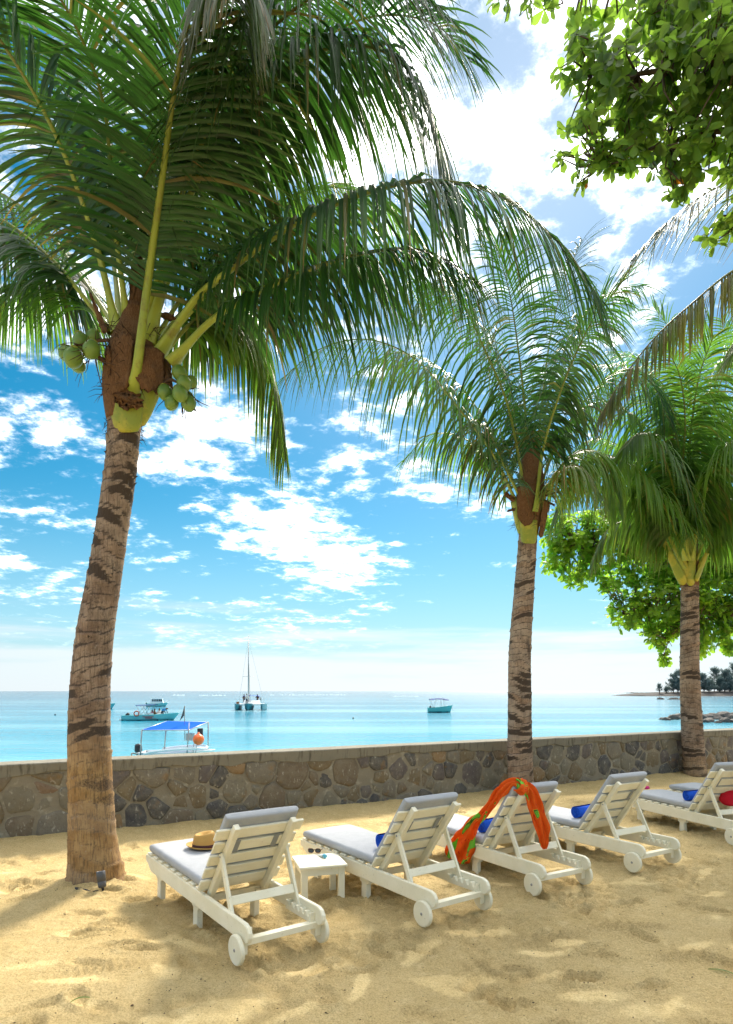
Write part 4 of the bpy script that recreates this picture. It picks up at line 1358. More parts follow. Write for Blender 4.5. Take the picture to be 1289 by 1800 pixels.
def build_palm1():
    root = empty('coconut_palm', PALM1)
    tag(root, 'tall leaning coconut palm with green coconuts beside the first lounger', 'palm tree', 'coconut palms along the wall')
    Y = 6.43
    trunk(root, [(172, 1590, Y, .25), (170, 1555, Y, .245), (163, 1480, Y, .225), (160, 1400, Y, .207), (157, 1300, Y, .197), (159, 1200, Y, .184), (169, 1100, Y, .172),
                 (186, 1000, Y, .158), (198, 920, Y, .152), (210, 840, Y, .150), (216, 780, Y, .152), (219, 735, Y, .158)], seed=4, flare=(0.7, 0.34), low=2.0, spacing=.125)
    # crown stem
    m = MB()
    P = catmull([at(219, 742, Y), at(222, 700, Y), at(228, 640, Y), (at(236, 580, Y)), at(240, 540, Y)], 18)
    m.tube(P, [0.17 + 0.09 * math.sin(math.pi * min(1, i / 17 * 1.1)) - 0.05 * i / 17 for i in range(18)], 20)
    unparent_offset(m.build('crown_stem', M['fibre'], root), root)
    f = lambda *a: at(*a)
    # clasping green bases
    sheath(root, f(221, 763, Y - .10), f(222, 700, Y - .13), .30, .34, (-.1, -1, 0), 'sheath', seed=1, thick=.02, curl=.75, rnd=.12)
    sheath(root, f(246, 748, Y - .05), f(280, 650, Y - .10), .13, .20, (.75, -.7, 0), 'sheath', seed=2, thick=.02, curl=.6)
    sheath(root, f(196, 716, Y - .05), f(190, 655, Y - .09), .13, .18, (-.8, -.6, 0), 'sheath', seed=3, thick=.02, curl=.6)
    fibres(root, [f(222, 700, Y), f(230, 640, Y), f(238, 580, Y)], .24, 170, 5)
    fibres(root, [f(219, 745, Y), f(219, 770, Y)], .17, 60, 6, .05)
    # brown fibre matting
    sheath(root, f(212, 690, Y - .21), f(214, 585, Y - .22), .22, .26, (-.35, -1, 0), 'fibre', 'fibre_sheath', seed=5, ragged=.7)
    sheath(root, f(262, 690, Y - .22), f(268, 610, Y - .24), .26, .22, (.35, -1, 0), 'fibre', 'fibre_sheath', seed=6, ragged=.9)
    sheath(root, f(222, 720, Y - .21), f(226, 695, Y - .25), .24, .26, (0, -1, 0), 'fibre', 'fibre_sheath', seed=7, ragged=1.2)
    sheath(root, f(196, 700, Y - .10), f(190, 610, Y - .16), .20, .2, (-1, -.4, 0), 'fibre', 'fibre_sheath', seed=8, ragged=.9)
    sheath(root, f(237, 600, Y - .12), f(243, 450, Y - .05), .16, .10, (.2, -1, 0), 'fibre', 'fibre_sheath', seed=9, ragged=1.0)
    # woody spathes
    sheath(root, f(222, 600, Y - .1), f(128, 586, Y - .2), .12, .05, (0, -.6, .8), 'fibre', 'spathe', seed=10, ragged=.4, bend=Vector((0, 0, -.12)))
    sheath(root, f(290, 630, Y - .1), f(302, 695, Y - .2), .10, .05, (.6, -.8, .1), 'fibre', 'spathe', seed=11, ragged=.4)
    sheath(root, f(185, 585, Y), f(158, 515, Y), .09, .02, (-.6, -.8, .1), 'fibre', 'spathe', seed=12, ragged=.4)
    sheath(root, f(262, 560, Y + .1), f(298, 540, Y + .05), .10, .10, (.2, -.8, .6), 'fibre', 'spathe', seed=13, ragged=.8, bend=Vector((.05, 0, -.1)))
    # fruit
    stalk(root, [f(205, 650, Y - .1), f(180, 632, Y - .2), f(160, 615, Y - .25)], .03, .012)
    coconuts(root, [(128, 628, Y - .3, .088), (142, 600, Y - .15, .078), (160, 614, Y - .3, .080), (136, 640, Y - .15, .074), (163, 592, Y - .1, .07), (118, 622, Y - .15, .075)], 1)
    twigs(root, f(165, 620, Y - .2), 24, .38, 2, (-.9, -.2, -.5))
    stalk(root, [f(275, 690, Y - .1), f(297, 668, Y - .2), f(312, 672, Y - .25)], .03, .012)
    coconuts(root, [(315, 656, Y - .2, .068), (323, 674, Y - .3, .070), (336, 672, Y - .1, .062), (317, 692, Y - .33, .072), (332, 710, Y - .25, .070),
                    (302, 708, Y - .25, .066), (290, 690, Y - .2, .070), (331, 700, Y - .1, .06)], 3)
    twigs(root, f(318, 690, Y - .2), 20, .34, 4, (.5, -.2, -.9))
    FR = [
        # near midrib rising towards the camera, centre
        dict(c=[(230, 715, 6.42), (242, 640, 6.13), (262, 480, 6.0), (284, 320, 5.6), (305, 170, 5.2), (335, 20, 4.8), (380, -130, 4.5), (440, -250, 4.3)], leaf=.92, tone=.75, lift=.15, petiole=1.0, r0=.05, t0=.27, droop=.55),
        dict(c=[(205, 580, 6.4), (172, 440, 6.25), (115, 275, 5.9), (40, 130, 5.5), (-60, 0, 5.2), (-200, -80, 5.0)], leaf=.85, tone=.35, r0=.045, t0=.25, lift=.15, droop=.7),
        dict(c=[(190, 575, 6.5), (150, 525, 6.5), (90, 455, 6.6), (0, 385, 6.7), (-110, 355, 6.8), (-220, 400, 6.9)], leaf=.80, tone=.4, droop=1.5, lift=.0),
        dict(c=[(300, 640, 6.25), (370, 565, 6.2), (450, 515, 6.0), (560, 468, 5.7), (670, 440, 5.5), (760, 445, 5.3), (850, 500, 5.2)], leaf=.85, tone=.35, droop=1.7, lift=.05, r0=.042, t0=.22),
        dict(c=[(275, 630, 6.3), (340, 530, 6.2), (400, 478, 6.0), (480, 418, 5.75), (560, 372, 5.5), (640, 340, 5.25), (720, 320, 5.05), (790, 320, 4.9), (860, 335, 4.8), (925, 375, 4.75), (995, 440, 4.7), (1055, 525, 4.7)], leaf=.95, tone=.45, droop=1.5, lift=.15, n=140, r0=.042, t0=.22),
        dict(c=[(262, 600, 6.4), (305, 420, 6.2), (360, 290, 6.0), (425, 200, 5.8), (500, 125, 5.6), (575, 84, 5.45), (645, 80, 5.3), (700, 105, 5.2), (735, 150, 5.15), (757, 205, 5.1), (775, 270, 5.1), (786, 350, 5.1)], leaf=1.02, tone=.35, droop=1.3, lift=.3, n=140, r0=.045, t0=.28),
        dict(c=[(262, 600, 6.5), (330, 400, 6.7), (430, 210, 6.8), (540, 90, 6.8), (650, 30, 6.7), (760, 40, 6.6), (830, 110, 6.6)], leaf=1.0, tone=.25, droop=1.0, lift=.4),
        dict(c=[(250, 590, 6.4), (320, 340, 6.0), (420, 120, 5.5), (540, 0, 5.1), (660, -40, 4.8), (770, 10, 4.6)], leaf=.95, tone=.25, droop=1.2, lift=.2, t0=.35),
        dict(petiole=.15, c=[(258, 590, 6.45), (305, 400, 6.3), (348, 230, 5.9), (378, 90, 5.3), (398, -20, 4.7), (415, -65, 4.2), (430, -45, 3.8)], leaf=.62, tone=.3, droop=2.2, brown=.16, lift=0, t0=.5),
        dict(c=[(250, 590, 6.5), (330, 380, 6.9), (430, 170, 7.2), (530, 20, 7.4), (640, -70, 7.5), (760, -110, 7.5), (860, -80, 7.5)], leaf=.95, tone=.3),
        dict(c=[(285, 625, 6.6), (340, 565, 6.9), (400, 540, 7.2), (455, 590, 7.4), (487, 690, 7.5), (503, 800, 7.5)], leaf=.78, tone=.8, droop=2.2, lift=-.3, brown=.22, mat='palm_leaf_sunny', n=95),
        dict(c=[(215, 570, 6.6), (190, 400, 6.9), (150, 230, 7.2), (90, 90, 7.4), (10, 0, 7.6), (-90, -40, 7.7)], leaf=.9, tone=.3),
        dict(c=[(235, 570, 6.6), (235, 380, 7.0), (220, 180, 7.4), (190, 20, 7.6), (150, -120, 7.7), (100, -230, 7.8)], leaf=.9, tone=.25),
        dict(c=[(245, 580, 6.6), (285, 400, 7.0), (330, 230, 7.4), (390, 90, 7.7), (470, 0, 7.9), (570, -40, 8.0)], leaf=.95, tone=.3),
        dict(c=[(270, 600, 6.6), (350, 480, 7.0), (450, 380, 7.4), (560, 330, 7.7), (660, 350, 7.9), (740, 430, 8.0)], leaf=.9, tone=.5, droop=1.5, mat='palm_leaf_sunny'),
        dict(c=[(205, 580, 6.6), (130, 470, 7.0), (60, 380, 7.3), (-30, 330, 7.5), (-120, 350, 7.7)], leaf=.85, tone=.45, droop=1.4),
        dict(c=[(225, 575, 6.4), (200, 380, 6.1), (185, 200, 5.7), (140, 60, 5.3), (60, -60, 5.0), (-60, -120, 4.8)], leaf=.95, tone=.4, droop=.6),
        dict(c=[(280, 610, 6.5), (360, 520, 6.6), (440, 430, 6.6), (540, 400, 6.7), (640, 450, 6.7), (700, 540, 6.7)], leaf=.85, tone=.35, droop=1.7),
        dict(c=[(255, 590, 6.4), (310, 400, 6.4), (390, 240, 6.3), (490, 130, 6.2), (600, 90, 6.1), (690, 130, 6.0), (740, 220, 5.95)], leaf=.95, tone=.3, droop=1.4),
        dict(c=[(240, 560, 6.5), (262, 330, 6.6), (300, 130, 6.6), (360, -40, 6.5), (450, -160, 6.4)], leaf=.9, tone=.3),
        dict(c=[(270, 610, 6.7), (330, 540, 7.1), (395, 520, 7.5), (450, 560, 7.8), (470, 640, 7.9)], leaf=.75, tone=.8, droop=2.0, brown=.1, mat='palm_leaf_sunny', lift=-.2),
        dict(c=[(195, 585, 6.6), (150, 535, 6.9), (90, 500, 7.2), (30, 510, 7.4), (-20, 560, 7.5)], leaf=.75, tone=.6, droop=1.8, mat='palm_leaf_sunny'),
    ]
    for i, d in enumerate(FR):
        d = dict(d); c = px_pts(d.pop('c'))
        frond(root, c, seed=100 + i, **d)


def build_palm2():
    root = empty('coconut_palm', PALM2)
    tag(root, 'slender coconut palm rising behind the lounger with the orange sarong', 'palm tree', 'coconut palms along the wall')
    Y = 11.7
    trunk(root, [(916, 1415, Y, .235), (916, 1380, Y, .225), (914, 1310, Y, .215), (914, 1230, Y, .205), (914, 1150, Y, .195), (920, 1060, Y, .180), (926, 980, Y, .165), (929, 930, Y, .16)],
          seed=14, spacing=.11, pale=.35, low=.6)
    m = MB()
    P = catmull([at(929, 940, Y), at(930, 900, Y), at(933, 850, Y), at(935, 800, Y), at(936, 760, Y)], 18)
    m.tube(P, [0.17 + 0.10 * math.sin(math.pi * min(1, i / 17 * 1.1)) - 0.07 * i / 17 for i in range(18)], 18)
    unparent_offset(m.build('crown_stem', M['fibre'], root), root)
    f = lambda *a: at(*a)
    sheath(root, f(930, 958, Y - .10), f(930, 915, Y - .14), .28, .32, (0, -1, 0), 'sheath', seed=21, curl=.75, rnd=.12)
    fibres(root, [f(930, 930, Y), f(932, 880, Y), f(934, 830, Y)], .24, 130, 27)
    sheath(root, f(915, 938, Y - .06), f(906, 880, Y - .10), .13, .2, (-.7, -.7, 0), 'sheath', seed=22, curl=.6)
    sheath(root, f(950, 945, Y - .1), f(962, 880, Y - .14), .16, .22, (.7, -.7, 0), 'fibre', 'fibre_sheath', seed=23, ragged=.6)
    sheath(root, f(925, 925, Y - .2), f(925, 850, Y - .24), .28, .3, (-.1, -1, 0), 'fibre', 'fibre_sheath', seed=24, ragged=.8)
    sheath(root, f(942, 905, Y - .2), f(945, 780, Y - .1), .22, .12, (.2, -1, 0), 'fibre', 'fibre_sheath', seed=25, ragged=.9)
    sheath(root, f(945, 880, Y - .2), f(975, 878, Y - .3), .12, .06, (0, -.6, .8), 'fibre', 'spathe', seed=26, ragged=.6, bend=Vector((0, 0, -.1)))
    sheath(root, f(905, 880, Y - .2), f(887, 866, Y - .2), .1, .04, (-.6, -.6, .4), 'fibre', 'spathe', seed=27, ragged=.6)
    sheath(root, f(906, 895, Y - .2), f(893, 898, Y - .2), .08, .03, (-.6, -.6, .4), 'fibre', 'spathe', seed=28, ragged=.6)
    twigs(root, f(955, 870, Y - .2), 14, .5, 29, (.6, -.3, .3))
    FR = [
        dict(c=[(915, 900, Y), (868, 800, 11.5), (810, 722, 11.2), (735, 635, 11.0), (650, 597, 10.9), (565, 612, 10.8), (500, 662, 10.8)], leaf=1.08, tone=.55, droop=1.7, brown=.1, n=95),
        dict(c=[(925, 880, Y), (895, 720, 11.3), (848, 605, 11.0), (812, 530, 10.7), (778, 492, 10.5), (745, 515, 10.3), (728, 570, 10.2)], leaf=1.0, tone=.45, droop=1.7, lift=.1, n=95),
        dict(c=[(932, 870, Y), (925, 740, 11.6), (912, 620, 11.4), (895, 510, 11.2), (870, 430, 11.0)], leaf=.9, tone=.2, droop=1.2, lift=.5),
        dict(c=[(942, 900, 11.5), (955, 790, 11.3), (985, 690, 11.0), (1018, 610, 10.8), (1050, 550, 10.6), (1085, 510, 10.5)], leaf=.95, tone=.6, droop=1.2, r0=.045, t0=.3),
        dict(c=[(938, 880, 11.8), (950, 740, 12.0), (965, 610, 12.2), (990, 500, 12.3), (1025, 420, 12.4)], leaf=.95, tone=.25, droop=1.2),
        dict(c=[(940, 880, 11.8), (985, 770, 12.0), (1040, 690, 12.2), (1100, 650, 12.3), (1150, 680, 12.3), (1180, 750, 12.3)], leaf=.9, tone=.5, droop=1.7),
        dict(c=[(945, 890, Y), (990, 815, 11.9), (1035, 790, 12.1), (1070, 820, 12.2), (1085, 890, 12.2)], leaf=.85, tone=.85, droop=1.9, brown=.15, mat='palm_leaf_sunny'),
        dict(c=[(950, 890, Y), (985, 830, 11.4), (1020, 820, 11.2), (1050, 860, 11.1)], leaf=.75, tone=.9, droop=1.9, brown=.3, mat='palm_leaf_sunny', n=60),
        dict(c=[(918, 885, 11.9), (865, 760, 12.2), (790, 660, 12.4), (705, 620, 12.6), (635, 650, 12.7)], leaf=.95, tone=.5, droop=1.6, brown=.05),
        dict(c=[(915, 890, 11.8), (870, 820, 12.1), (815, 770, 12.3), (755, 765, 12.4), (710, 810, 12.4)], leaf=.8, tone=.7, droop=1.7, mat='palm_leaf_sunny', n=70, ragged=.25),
        dict(c=[(930, 870, 11.9), (900, 720, 12.4), (860, 600, 12.8), (800, 520, 13.0), (720, 490, 13.2)], leaf=.95, tone=.3, droop=1.4),
        dict(c=[(940, 870, 11.9), (960, 720, 12.4), (1000, 600, 12.8), (1060, 520, 13.1), (1130, 500, 13.3)], leaf=.95, tone=.3, droop=1.4),
        dict(c=[(922, 890, 11.6), (885, 815, 11.4), (862, 765, 11.3), (830, 745, 11.2), (795, 770, 11.2)], leaf=.75, tone=.5, droop=1.8, n=70, brown=.15, ragged=.2),
    ]
    for i, d in enumerate(FR):
        d = dict(d); c = px_pts(d.pop('c'))
        d['n'] = int(d.get('n', 105) * .84); d['droop'] = d.get('droop', 1.0) * .85; d['leaf'] = d['leaf'] * 1.1
        frond(root, c, seed=200 + i, width=.04, **d)


def build_palm3():
    root = empty('coconut_palm', PALM3)
    tag(root, 'coconut palm with golden leaf bases standing at the wall before the headland', 'palm tree', 'coconut palms along the wall')
    Y = 14.4
    trunk(root, [(1224, 1380, Y, .25), (1221, 1345, Y, .235), (1218, 1300, Y, .222), (1215, 1240, Y, .212), (1213, 1180, Y, .198), (1213, 1110, Y, .190), (1213, 1050, Y, .182), (1213, 1022, Y, .18)],
          seed=24, spacing=.10, pale=.2, low=.8)
    m = MB()
    P = catmull([at(1213, 1030, Y), at(1213, 1000, Y), at(1214, 965, Y), at(1215, 930, Y)], 14)
    m.tube(P, [0.19 + 0.03 * math.sin(math.pi * i / 13) - 0.09 * i / 13 for i in range(14)], 16)
    unparent_offset(m.build('crown_stem', M['fibre'], root), root)
    f = lambda *a: at(*a)
    for i, (x0, y0, x1, y1, w0, w1, fx) in enumerate(((1203, 1028, 1152, 920, .22, .05, -.7), (1214, 1030, 1224, 900, .24, .055, .1), (1224, 1022, 1262, 925, .20, .05, .7), (1207, 1018, 1186, 905, .18, .05, -.3), (1228, 1000, 1280, 912, .16, .045, .8))):
        sheath(root, f(x0, y0, Y - .2), f(x1, y1, Y - .3), w0, w1, (fx, -1, 0), 'sheath', seed=31 + i, thick=.04)
    sheath(root, f(1216, 990, Y - .22), f(1216, 930, Y - .2), .18, .12, (0, -1, 0), 'fibre', 'fibre_sheath', seed=38, ragged=.6)
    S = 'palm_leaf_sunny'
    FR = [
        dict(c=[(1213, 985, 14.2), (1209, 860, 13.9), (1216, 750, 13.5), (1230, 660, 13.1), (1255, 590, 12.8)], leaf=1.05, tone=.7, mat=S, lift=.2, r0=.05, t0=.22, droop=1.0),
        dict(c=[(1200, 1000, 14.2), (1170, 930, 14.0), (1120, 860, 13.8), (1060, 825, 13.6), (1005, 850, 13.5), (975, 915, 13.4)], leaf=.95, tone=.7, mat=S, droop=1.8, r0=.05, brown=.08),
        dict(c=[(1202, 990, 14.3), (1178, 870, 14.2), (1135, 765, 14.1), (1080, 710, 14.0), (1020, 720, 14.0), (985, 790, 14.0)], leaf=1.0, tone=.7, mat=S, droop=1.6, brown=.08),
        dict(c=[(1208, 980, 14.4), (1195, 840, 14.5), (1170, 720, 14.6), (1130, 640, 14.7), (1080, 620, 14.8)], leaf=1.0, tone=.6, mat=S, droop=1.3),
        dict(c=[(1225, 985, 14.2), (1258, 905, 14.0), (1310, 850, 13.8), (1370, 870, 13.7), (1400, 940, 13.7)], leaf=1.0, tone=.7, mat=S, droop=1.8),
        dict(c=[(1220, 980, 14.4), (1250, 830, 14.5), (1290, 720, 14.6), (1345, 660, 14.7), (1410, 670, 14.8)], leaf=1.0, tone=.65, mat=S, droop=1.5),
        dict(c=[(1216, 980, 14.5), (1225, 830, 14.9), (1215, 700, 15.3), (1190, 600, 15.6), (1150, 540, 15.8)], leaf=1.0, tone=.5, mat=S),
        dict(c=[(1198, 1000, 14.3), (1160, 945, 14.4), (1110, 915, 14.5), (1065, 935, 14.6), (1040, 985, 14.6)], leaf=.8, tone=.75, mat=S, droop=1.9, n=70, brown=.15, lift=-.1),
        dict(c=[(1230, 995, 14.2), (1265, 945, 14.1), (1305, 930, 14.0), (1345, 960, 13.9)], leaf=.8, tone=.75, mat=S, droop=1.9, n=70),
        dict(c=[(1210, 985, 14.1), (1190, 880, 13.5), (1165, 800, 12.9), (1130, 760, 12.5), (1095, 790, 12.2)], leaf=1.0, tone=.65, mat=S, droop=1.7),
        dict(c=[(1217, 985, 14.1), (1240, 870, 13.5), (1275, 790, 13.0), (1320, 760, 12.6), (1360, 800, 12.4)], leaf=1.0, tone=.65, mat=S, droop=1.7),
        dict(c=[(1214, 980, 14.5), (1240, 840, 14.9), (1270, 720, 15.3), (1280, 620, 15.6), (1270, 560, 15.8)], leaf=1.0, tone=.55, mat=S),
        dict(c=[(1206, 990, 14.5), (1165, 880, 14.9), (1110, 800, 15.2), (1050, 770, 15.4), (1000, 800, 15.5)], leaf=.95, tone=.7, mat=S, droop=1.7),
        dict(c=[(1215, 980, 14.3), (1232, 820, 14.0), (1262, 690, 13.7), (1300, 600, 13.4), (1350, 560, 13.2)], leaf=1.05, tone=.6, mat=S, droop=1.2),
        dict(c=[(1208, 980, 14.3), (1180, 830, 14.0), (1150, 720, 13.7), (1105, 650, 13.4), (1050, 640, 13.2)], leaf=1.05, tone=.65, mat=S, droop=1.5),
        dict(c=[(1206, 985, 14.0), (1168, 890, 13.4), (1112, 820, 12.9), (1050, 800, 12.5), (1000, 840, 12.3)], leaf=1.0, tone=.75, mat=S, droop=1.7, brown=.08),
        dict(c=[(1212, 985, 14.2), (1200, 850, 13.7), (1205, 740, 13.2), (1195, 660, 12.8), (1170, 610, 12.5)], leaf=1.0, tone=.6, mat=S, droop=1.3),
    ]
    for i, d in enumerate(FR):
        d = dict(d); c = px_pts(d.pop('c'))
        d['n'] = int(d.get('n', 105) * 1.15)
        frond(root, c, seed=300 + i, width=.05, **d)


def build_palm4():
    base = Vector((7.3, 9.2, 0))
    root = empty('coconut_palm', base)
    tag(root, 'coconut palm outside the frame whose dry drooping fronds reach in from the right edge', 'palm tree', 'coconut palms along the wall')
    def px(p): return (CX + F * p[0] / p[1], HY - (p[2] - H) * F / p[1], p[1])
    st = [(7.3, 9.2, -.2, .25), (7.3, 9.2, .6, .22), (7.35, 9.15, 2.2, .19), (7.3, 9.05, 4.2, .16), (7.2, 8.9, 6.0, .15), (7.15, 8.8, 6.5, .15)]
    trunk(root, [(*px(s[:3]), s[3]) for s in st], seed=41, low=1.0, step=.03, n=20)
    c0 = (1578, 600, 8.8)
    FR = [
        dict(c=[c0, (1480, 500, 8.6), (1390, 450, 8.4), (1300, 470, 8.2), (1215, 535, 8.1), (1150, 595, 8.0), (1095, 665, 8.0), (1050, 740, 8.0)], leaf=.55, tone=.25, droop=1.5, brown=.45, fold=.6, n=105, ragged=.12, width=.055),
        dict(c=[c0, (1500, 430, 8.6), (1420, 340, 8.5), (1340, 310, 8.4), (1260, 330, 8.3), (1180, 385, 8.2), (1110, 455, 8.2)], leaf=.85, tone=.35, droop=.9, brown=.35, n=105, ragged=.12),
        dict(c=[c0, (1500, 540, 8.3), (1420, 520, 7.9), (1340, 550, 7.6), (1290, 620, 7.4)], leaf=.7, tone=.5, droop=1.6, brown=.2),
        dict(c=[c0, (1600, 400, 8.8), (1560, 200, 8.8), (1500, 60, 8.8)], leaf=.9, tone=.4),
        dict(c=[c0, (1700, 450, 8.6), (1800, 380, 8.4), (1900, 450, 8.2)], leaf=.9, tone=.4),
        dict(c=[c0, (1660, 400, 9.3), (1720, 260, 9.8), (1800, 200, 10.2)], leaf=.9, tone=.4),
        dict(c=[c0, (1520, 450, 9.3), (1450, 400, 9.9), (1370, 420, 10.3), (1310, 480, 10.5)], leaf=.85, tone=.5, droop=1.4, brown=.2),
        dict(c=[c0, (1640, 520, 8.2), (1700, 520, 7.6), (1750, 600, 7.2)], leaf=.9, tone=.4, droop=1.4),
    ]
    for i, d in enumerate(FR):
        d = dict(d); c = px_pts(d.pop('c'))
        frond(root, c, seed=400 + i, **d)


build_palm1(); build_palm2(); build_palm3(); build_palm4()


# ---------------------------------------------------------------- almond trees
def leaf_mesh(name, L, W, mat, cup=0.18, seed=0):
    """obovate leaf with a midrib fold, base at the origin, pointing +x"""
    r_ = random.Random(seed)
    prof = [(0.0, 0.06), (0.18, 0.30), (0.42, 0.72), (0.68, 1.0), (0.86, 0.86), (1.0, 0.08)]
    V = []; Fc = []
    for x, w in prof:
        z = -cup * L * x * x
        e = w * W / 2
        V += [(x * L, -e, z + e * 0.28 + r_.uniform(-.05, .05) * W), (x * L, 0, z), (x * L, e, z + e * 0.28 + r_.uniform(-.05, .05) * W)]
    for i in range(len(prof) - 1):
        a = i * 3
        Fc += [(a, a + 1, a + 4, a + 3), (a + 1, a + 2, a + 5, a + 4)]
    return V, Fc


def almond_tree(label, group, base, limbs, blobs, nros, leaf_len, mat, seed, singles, facing=None):
    """limbs: lists of world points; blobs: (px, py, Y, rx_px, ry_px, depth)"""
    r_ = random.Random(seed)
    root = empty('almond_tree', base)
    tag(root, label, 'tree', group)
    off = Vector(base)
    for li, (pts, ra, rb) in enumerate(limbs):
        P = catmull(pts, 20)
        m = MB(); m.tube([p - off for p in P], [ra + (rb - ra) * i / 19 for i in range(20)], 10)
        m.build('trunk' if li == 0 else 'limb', M['tree_bark'], root)
    LP = [p for pts, _, _ in limbs for p in catmull(pts, 30)]
    tot = sum(b[3] * b[4] for b in blobs)
    ros = []
    for b in blobs:
        k = max(2, int(round(nros * b[3] * b[4] / tot)))
        for i in range(k):
            while True:
                a = Vector((r_.uniform(-1, 1), r_.uniform(-1, 1), r_.uniform(-1, 1)))
                if a.length < 1: break
            ros.append(at(b[0] + a.x * b[3], b[1] + a.y * b[4], b[2] + a.z * b[5]))
    tw = MB()
    variants = [leaf_mesh('leaf', leaf_len * s, leaf_len * s * w, mat, c, i) for i, (s, w, c) in enumerate(((1, .56, .18), (.9, .6, .3), (1.1, .52, .1), (.8, .58, .05)))]
    leaves = []
    for c in ros:
        near = min(LP, key=lambda p: (p - c).length_squared)
        ax = (c - near).normalized() if (c - near).length > 1e-4 else Vector((0, 0, 1))
        if r_.random() < .7 and (c - near).length < 2.2:
            mid = near.lerp(c, .55) + Vector((r_.gauss(0, .05), r_.gauss(0, .05), r_.gauss(0, .05)))
            tw.tube([near - off, mid - off, c - off], [0.012, 0.008, 0.005], 5)
        else:
            s = c - ax * leaf_len * r_.uniform(1, 2.5)
            tw.tube([s - off, c - off], [0.007, 0.005], 4)
        up = (Vector((0, 0, 1)) * .55 + ax * .5 + Vector((r_.gauss(0, .3), r_.gauss(0, .3), r_.gauss(0, .2)))).normalized()
        k = r_.randint(5, 9); ph = r_.uniform(0, 6.28)
        side = up.orthogonal().normalized(); sd2 = up.cross(side)
        for j in range(k):
            a = ph + 6.28 * j / k + r_.gauss(0, .2)
            tilt = r_.uniform(-.35, .55)
            d = ((side * math.cos(a) + sd2 * math.sin(a)) * math.cos(tilt) + up * math.sin(tilt)).normalized()
            d = (d + Vector((0, 0, -r_.uniform(0.0, .55)))).normalized()
            y = up.cross(d); y = y.normalized() if y.length > 1e-3 else side
            z = d.cross(y)
            y = Quaternion(d, r_.gauss(0, .35)) @ y; z = d.cross(y)
            p = c + up * r_.uniform(-.25, .1) * leaf_len
            Mx = Matrix(((d.x, y.x, z.x, p.x), (d.y, y.y, z.y, p.y), (d.z, y.z, z.z, p.z), (0, 0, 0, 1)))
            leaves.append((Mx, r_.randrange(4), r_.random()))
    tw.build('twigs', M['tree_bark'], root)['kind'] = 'stuff'
    # the leaves that show largest stand singly, the rest are one mass
    def inframe(Mx):
        p = Mx.translation; x = CX + F * p.x / p.y; y = HY - (p.z - H) * F / p.y
        return 0 < x < 1289 and 0 < y < 1800
    order = sorted(range(len(leaves)), key=lambda i: (not inframe(leaves[i][0]), leaves[i][0].translation.y))
    mes = []
    for V, Fc in variants:
        me = bpy.data.meshes.new('leaf'); me.from_pydata(V, [], Fc)
        me.polygons.foreach_set('use_smooth', [True] * len(Fc)); me.materials.append(M[mat])
        at_ = me.color_attributes.new('tint', 'FLOAT_COLOR', 'POINT')
        at_.data.foreach_set('color', [0.0, 0, 0, 1] * len(V))
        mes.append(me)
    T = Matrix.Translation(-off)
    for i in order[:singles]:
        Mx, v, c = leaves[i]
        o = link('leaf', mes[v], root); o.matrix_local = T @ Mx
    m = MB()
    for i in order[singles:]:
        Mx, v, c = leaves[i]
        V, Fc = variants[v]
        Q = T @ Mx
        m.add([Q @ Vector(p) for p in V], Fc, (max(.01, c), 0, 0))
    m.build('foliage', M[mat], root)['kind'] = 'stuff'


